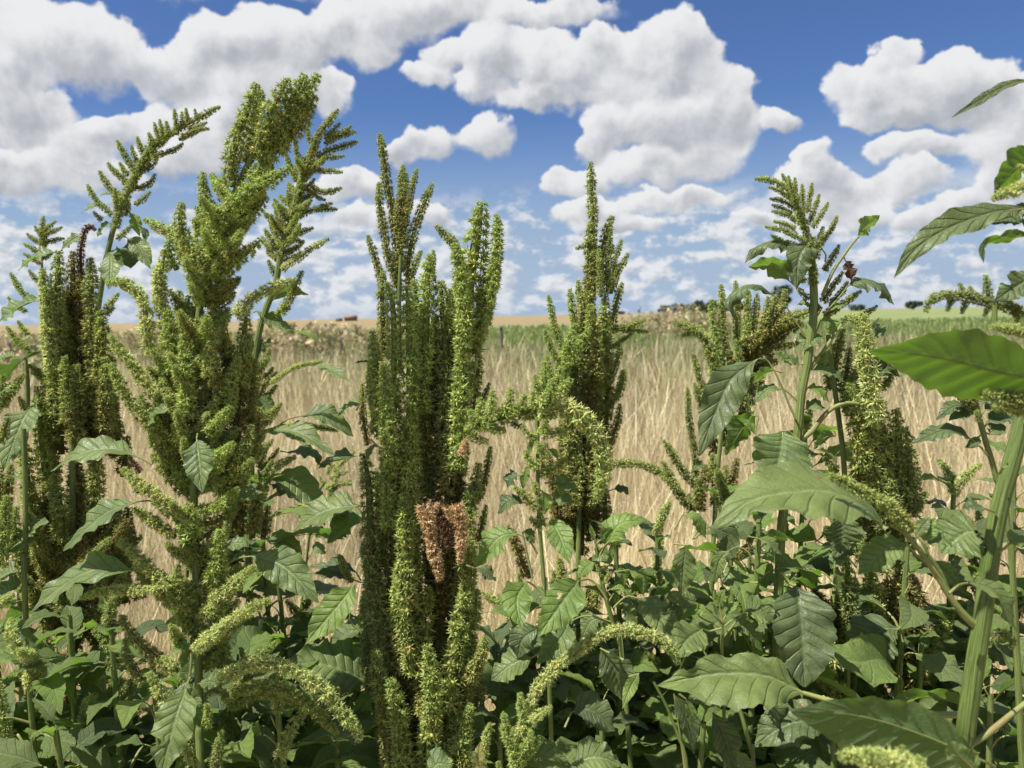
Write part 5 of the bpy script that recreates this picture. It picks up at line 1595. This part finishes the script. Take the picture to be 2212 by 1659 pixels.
# far trees along the horizon
M['crown'] = mat_attr('far_tree_leaves', .15, (1, 1.1, .6), .7, .1)
M['bark'] = mat_attr('far_tree_bark', 0, rough=.9, spec=.1)
def far_tree(x, d, h, w, label, seed, low=.15):
    r = np.random.default_rng(seed); bx = (x - IW / 2) / FPX * d
    root = bpy.data.objects.new('far_tree', None); COL.objects.link(root); root.location = (bx, d, 0)
    tag(root, label, 'tree', 'trees along the horizon')
    tv, tf, _ = tube(resample(np.array([[0, 0, -.3], [.1, 0, h * .6]]), 6)[0], np.linspace(.03, .015, 6) * h, 7)
    link('trunk', mesh_np('trunk', tv, [tf], M['bark'], cols=np.tile([.06, .05, .04], (len(tv), 1))), root)
    nl = int(r.integers(7, 12)); L = [(r.normal(0, .28) * w, r.normal(0, .2) * w, h * r.uniform(low + .2, .85), w * r.uniform(.18, .36)) for _ in range(nl)]
    n = 900; li = r.integers(0, nl, n); Lc = np.array(L)[li]
    dirs = unit(r.normal(size=(n, 3))); rad = Lc[:, 3] * r.uniform(.45, 1.0, n) ** .5
    o = Lc[:, :3] + dirs * rad[:, None] * [1, 1, .8]; o[:, 2] = np.clip(o[:, 2], h * low, h)
    s = w * .045; t1 = r.normal(size=(n, 3)) * s; t2 = r.normal(size=(n, 3)) * s
    V = np.stack([o - t1, o + t2, o + t1, o - t2], 1).reshape(-1, 3)
    C = np.repeat(np.array([.055, .075, .05])[None] * np.exp(r.normal(0, .3, n))[:, None], 4, 0)
    link('crown', mesh_np('crown', V, [np.arange(n * 4).reshape(-1, 4)], M['crown'], cols=C, smooth=False), root)
for a in [(1440, 640, 7.0, 9, 'round dark tree at the left end of the far treeline', 1),
          (1472, 620, 8.5, 10, 'second dark tree from the left end of the far treeline', 2),
          (1500, 650, 8.0, 12, 'third dark tree from the left in the far treeline', 3),
          (1530, 640, 10.5, 13, 'dark tree in the far treeline just left of the upright olive fingers', 4),
          (1560, 660, 11, 13, 'dark tree of the far treeline seen between the olive fingers', 5),
          (1592, 640, 9, 12, 'dark tree of the far treeline hidden mostly by the olive brown head', 6),
          (1694, 520, 18, 14, 'tall lone far tree left of the crumpled leaves plant', 7),
          (1848, 600, 4.5, 9, 'low wide far bush between the crumpled leaves plant and the drooping leaf', 8),
          (1972, 560, 6.0, 9, 'small round far tree right of the drooping curled leaf', 9),
          (1345, 900, 4, 6, 'tiny far bush on the horizon right of the narrow upright head', 10)]:
    far_tree(*a)

# farmhouse with a reddish roof far on the horizon
def box(x0, x1, y0, y1, z0, z1):
    v = np.array([[x0, y0, z0], [x1, y0, z0], [x1, y1, z0], [x0, y1, z0], [x0, y0, z1], [x1, y0, z1], [x1, y1, z1], [x0, y1, z1]], float)
    return v, np.array([[0, 1, 5, 4], [1, 2, 6, 5], [2, 3, 7, 6], [3, 0, 4, 7], [4, 5, 6, 7], [3, 2, 1, 0]])
d = 520.0; hx = (762 - IW / 2) / FPX * d
root = bpy.data.objects.new('farmhouse', None); COL.objects.link(root); root.location = (hx, d, 0)
tag(root, 'tiny far farm building with a reddish roof above the weeds', 'building')
v, f = box(-3.6, 3.6, -3, 3, -.2, 1.9); link('wall', mesh_np('wall', v, [f], M['bark'], cols=np.tile([.20, .15, .12], (8, 1)), smooth=False), root)
v = np.array([[-4, -3.4, 1.9], [4, -3.4, 1.9], [4, 3.4, 1.9], [-4, 3.4, 1.9], [-4, 0, 3.9], [4, 0, 3.9]], float)
link('roof', mesh_np('roof', v, [np.array([[0, 1, 5, 4], [2, 3, 4, 5], [3, 2, 1, 0]]), np.array([[0, 4, 3], [1, 2, 5]])], M['bark'], cols=np.tile([.22, .15, .13], (6, 1)), smooth=False), root)
v, f = box(-9.5, -6, -2, 2, -.2, 2.0); link('shed', mesh_np('shed', v, [f], M['bark'], cols=np.tile([.12, .10, .10], (8, 1)), smooth=False), root)

# ---------------------------------------------------------------- sky, sun, camera
SUN_EL, SUN_AZ = math.radians(62), math.radians(-112)       # azimuth from straight ahead, minus is left
world = bpy.data.worlds.new('World'); scene.world = world; world.use_nodes = True
nt = world.node_tree; nt.nodes.clear(); g = NT(nt)
BLOBS = """60,95,160,85 200,105,130,85 330,150,80,45 60,240,105,62 15,295,70,40 40,375,115,42 165,330,110,68 245,292,70,45 215,392,110,32
470,112,100,78 575,100,110,75 640,85,70,52 520,190,160,58 385,190,105,50 645,180,90,60 455,290,100,66 400,342,95,48 320,255,60,40 480,232,110,40 705,205,65,45
755,60,95,72 860,40,115,72 820,112,85,48 690,105,60,50 975,15,110,42 960,122,55,48 920,172,75,30 1060,112,88,70 1050,182,72,45
932,310,72,54 868,335,60,38 1050,288,72,56 1180,28,165,42 1170,142,92,78 1292,92,55,44 1250,165,125,76 1385,135,120,76 1472,92,88,74 1500,145,88,68 1400,192,165,46 1150,212,90,32
1572,190,62,60 1592,255,58,58 1330,272,90,58 1440,268,122,66 1532,268,88,76 1290,315,72,48 1420,362,155,56 1525,342,95,56 1200,392,60,44 1262,402,70,36 1470,426,150,22
1680,262,44,30 1930,122,48,40 1880,192,98,66 2072,150,78,50 2000,212,150,66 2125,205,80,74 2190,235,80,60 1930,252,115,30 1990,312,108,32 2155,315,90,52 1962,382,88,42 2195,385,70,56
1758,352,48,38 1742,394,98,42 1802,432,112,58 1872,462,70,46 1640,466,48,20 2012,470,66,38 2082,442,60,38 1270,456,115,28 1335,482,110,28 755,402,110,38 925,462,62,26 800,470,100,32 430,452,42,18 -60,140,150,90 2290,300,120,90 640,-70,200,60 1900,-90,200,50 300,-90,220,70"""
def ang(x, y):
    v = unit(FWD + RIGHT * (x - IW / 2) / FPX + UP * (IH / 2 - y) / FPX)
    return math.atan2(v[0], v[1]), math.asin(v[2])
tc = g.n('ShaderNodeTexCoord'); sp = g.n('ShaderNodeSeparateXYZ'); g.link(tc.outputs['Generated'], sp.inputs[0])
az = g.m('ARCTAN2', sp.outputs[0], sp.outputs[1]); el = g.m('ARCSINE', sp.outputs[2])
dr = g.n('ShaderNodeCombineXYZ'); g.link(az, dr.inputs[0]); g.link(el, dr.inputs[1])
def puff(vec, scale, det=6):       # billowy detail
    return g.noise(vec, scale, det, .57, dims='2D', dist=.15)
n1 = puff(dr.outputs[0], 13.0, 7)
off = g.v('ADD', dr.outputs[0], (-.012, .020, 0.0))
n1b = puff(off, 13.0, 5)
relief = g.m('SUBTRACT', n1, n1b)                      # lit towards the sun, upper left
wv = g.n('ShaderNodeTexNoise', noise_dimensions='2D'); g.link(dr.outputs[0], wv.inputs['Vector']); wv.inputs['Scale'].default_value = 18.0; wv.inputs['Detail'].default_value = 4
wp = g.v('ADD', dr.outputs[0], g.v('MULTIPLY', g.v('SUBTRACT', wv.outputs['Color'], (.5, .5, .5)), (.055, .045, 0.0)))
W = S_ = None
for q in BLOBS.split():
    x, y, rx, ry = (float(v) for v in q.split(','))
    a, e = ang(x, y); ra, re_ = rx / FPX * 1.06, ry / FPX * 1.06
    ma = g.n('ShaderNodeVectorMath', operation='MULTIPLY_ADD'); g.link(wp, ma.inputs[0])
    ma.inputs[1].default_value = (1 / ra, 1 / re_, 0); ma.inputs[2].default_value = (-a / ra, -e / re_, 0)
    f = g.m('SUBTRACT', 1.0, g.v('LENGTH', ma.outputs[0]), clamp=True)
    f2 = g.m('MULTIPLY', f, f)
    yy = g.v('DOT_PRODUCT', ma.outputs[0], (-0.35, 1.0, 0.0))
    W = f2 if W is None else g.m('ADD', W, f2)
    S_ = g.m('MULTIPLY', yy, f2) if S_ is None else g.m('MULTIPLY_ADD', yy, f2, S_)
F_ = g.m('SQRT', W)
high = g.m('DIVIDE', S_, g.m('MAXIMUM', W, 1e-4))          # +: upper lit part of a cloud, -: its base
# small flat clouds massed towards the horizon, and scattered cover outside the mapped part
cb3 = g.n('ShaderNodeCombineXYZ'); g.link(az, cb3.inputs[0]); g.link(g.m('MULTIPLY', el, 1.75), cb3.inputs[1])
n2 = g.noise(cb3.outputs[0], 27.0, 6, .60, dims='2D')
cb4 = g.v('ADD', cb3.outputs[0], (-.006, .012, 0))
n2b = g.noise(cb4, 27.0, 5, .60, dims='2D')
low = g.m('MULTIPLY', g.sm(el, .17, .10), g.sm(el, -.005, .035, .55, 1.0))
big = g.noise(cb3.outputs[0], 7.0, 2, .5, dims='2D')
lowa = g.m('MULTIPLY', g.sm(g.m('ADD', n2, g.m('MULTIPLY', g.m('SUBTRACT', big, .5), .55)), .38, .60), low)
out_f = g.m('MAXIMUM', g.sm(g.m('ABSOLUTE', az), .62, .72), g.sm(el, .46, .52))
covr = g.m('ADD', F_, g.m('MULTIPLY', out_f, .22))
body = g.m('ADD', g.m('ADD', covr, g.m('MULTIPLY', g.m('SUBTRACT', n1, .5), .56)), g.m('MULTIPLY', g.m('SUBTRACT', n2, .5), .22))
alpha = g.sm(body, .13, g.m('SUBTRACT', .48, g.sm(high, -.35, .35, 0.0, .22)))
hi_t = g.m('ADD', g.m('ADD', g.m('MULTIPLY', high, .62), g.m('MULTIPLY', relief, 1.3)), g.m('MULTIPLY', covr, -.25))
tone = g.sm(hi_t, -.75, .25)
tone_low = g.sm(g.m('SUBTRACT', n2, n2b), -.16, .12)
white = (8.9, 8.95, 9.1, 1); grey = (4.5, 4.75, 5.25, 1)
c_hi = g.mix(tone, grey, white)
c_lo = g.mix(tone_low, (5.9, 6.4, 7.1, 1), (8.3, 8.5, 8.9, 1))
sky = g.n('ShaderNodeTexSky'); sky.sky_type = 'NISHITA'; sky.sun_disc = False
sky.sun_elevation = SUN_EL; sky.sun_rotation = SUN_AZ; sky.altitude = 50; sky.air_density = 1.0; sky.dust_density = 0.6; sky.ozone_density = 2.2
SKY_STR = 0.0505
skc = g.mix(g.sm(el, .26, .015), g.v('MULTIPLY', sky.outputs[0], (0.60, 0.78, 1.12)), (4.1, 5.3, 7.0, 1.0))      # pale milky air low in the sky
fin = g.mix(alpha, g.mix(lowa, skc, c_lo), c_hi)
bg = g.n('ShaderNodeBackground'); bg.inputs[1].default_value = SKY_STR; g.link(fin, bg.inputs[0])
wo = g.n('ShaderNodeOutputWorld'); g.link(bg.outputs[0], wo.inputs[0])

sd = bpy.data.lights.new('sun', 'SUN'); sd.energy = 4.9; sd.angle = math.radians(.53); sd.color = (1.0, .95, .87)
so = bpy.data.objects.new('sun', sd); COL.objects.link(so)
so.rotation_euler = Vector((math.sin(SUN_AZ) * math.cos(SUN_EL), math.cos(SUN_AZ) * math.cos(SUN_EL), math.sin(SUN_EL))).to_track_quat('Z', 'Y').to_euler()

cd = bpy.data.cameras.new('camera'); cam = bpy.data.objects.new('camera', cd); COL.objects.link(cam); scene.camera = cam
cd.sensor_width = 36; cd.sensor_fit = 'HORIZONTAL'; cd.lens = 18 / math.tan(math.radians(33)); cd.clip_start = .02; cd.clip_end = 20000
mt = Matrix((RIGHT, UP, -FWD)).transposed().to_4x4(); mt.translation = Vector(CAM); cam.matrix_world = mt
cd.dof.use_dof = True; cd.dof.focus_distance = .92; cd.dof.aperture_fstop = cd.lens / 2.9
scene.view_settings.view_transform = 'Standard'; scene.view_settings.look = 'None'; scene.view_settings.exposure = 0.90; scene.view_settings.gamma = 1.0
scene.cycles.max_bounces = 6; scene.cycles.transmission_bounces = 4; scene.cycles.diffuse_bounces = 3; scene.cycles.glossy_bounces = 2
scene.cycles.use_denoising = True
scene.cycles.sample_clamp_indirect = 4.0
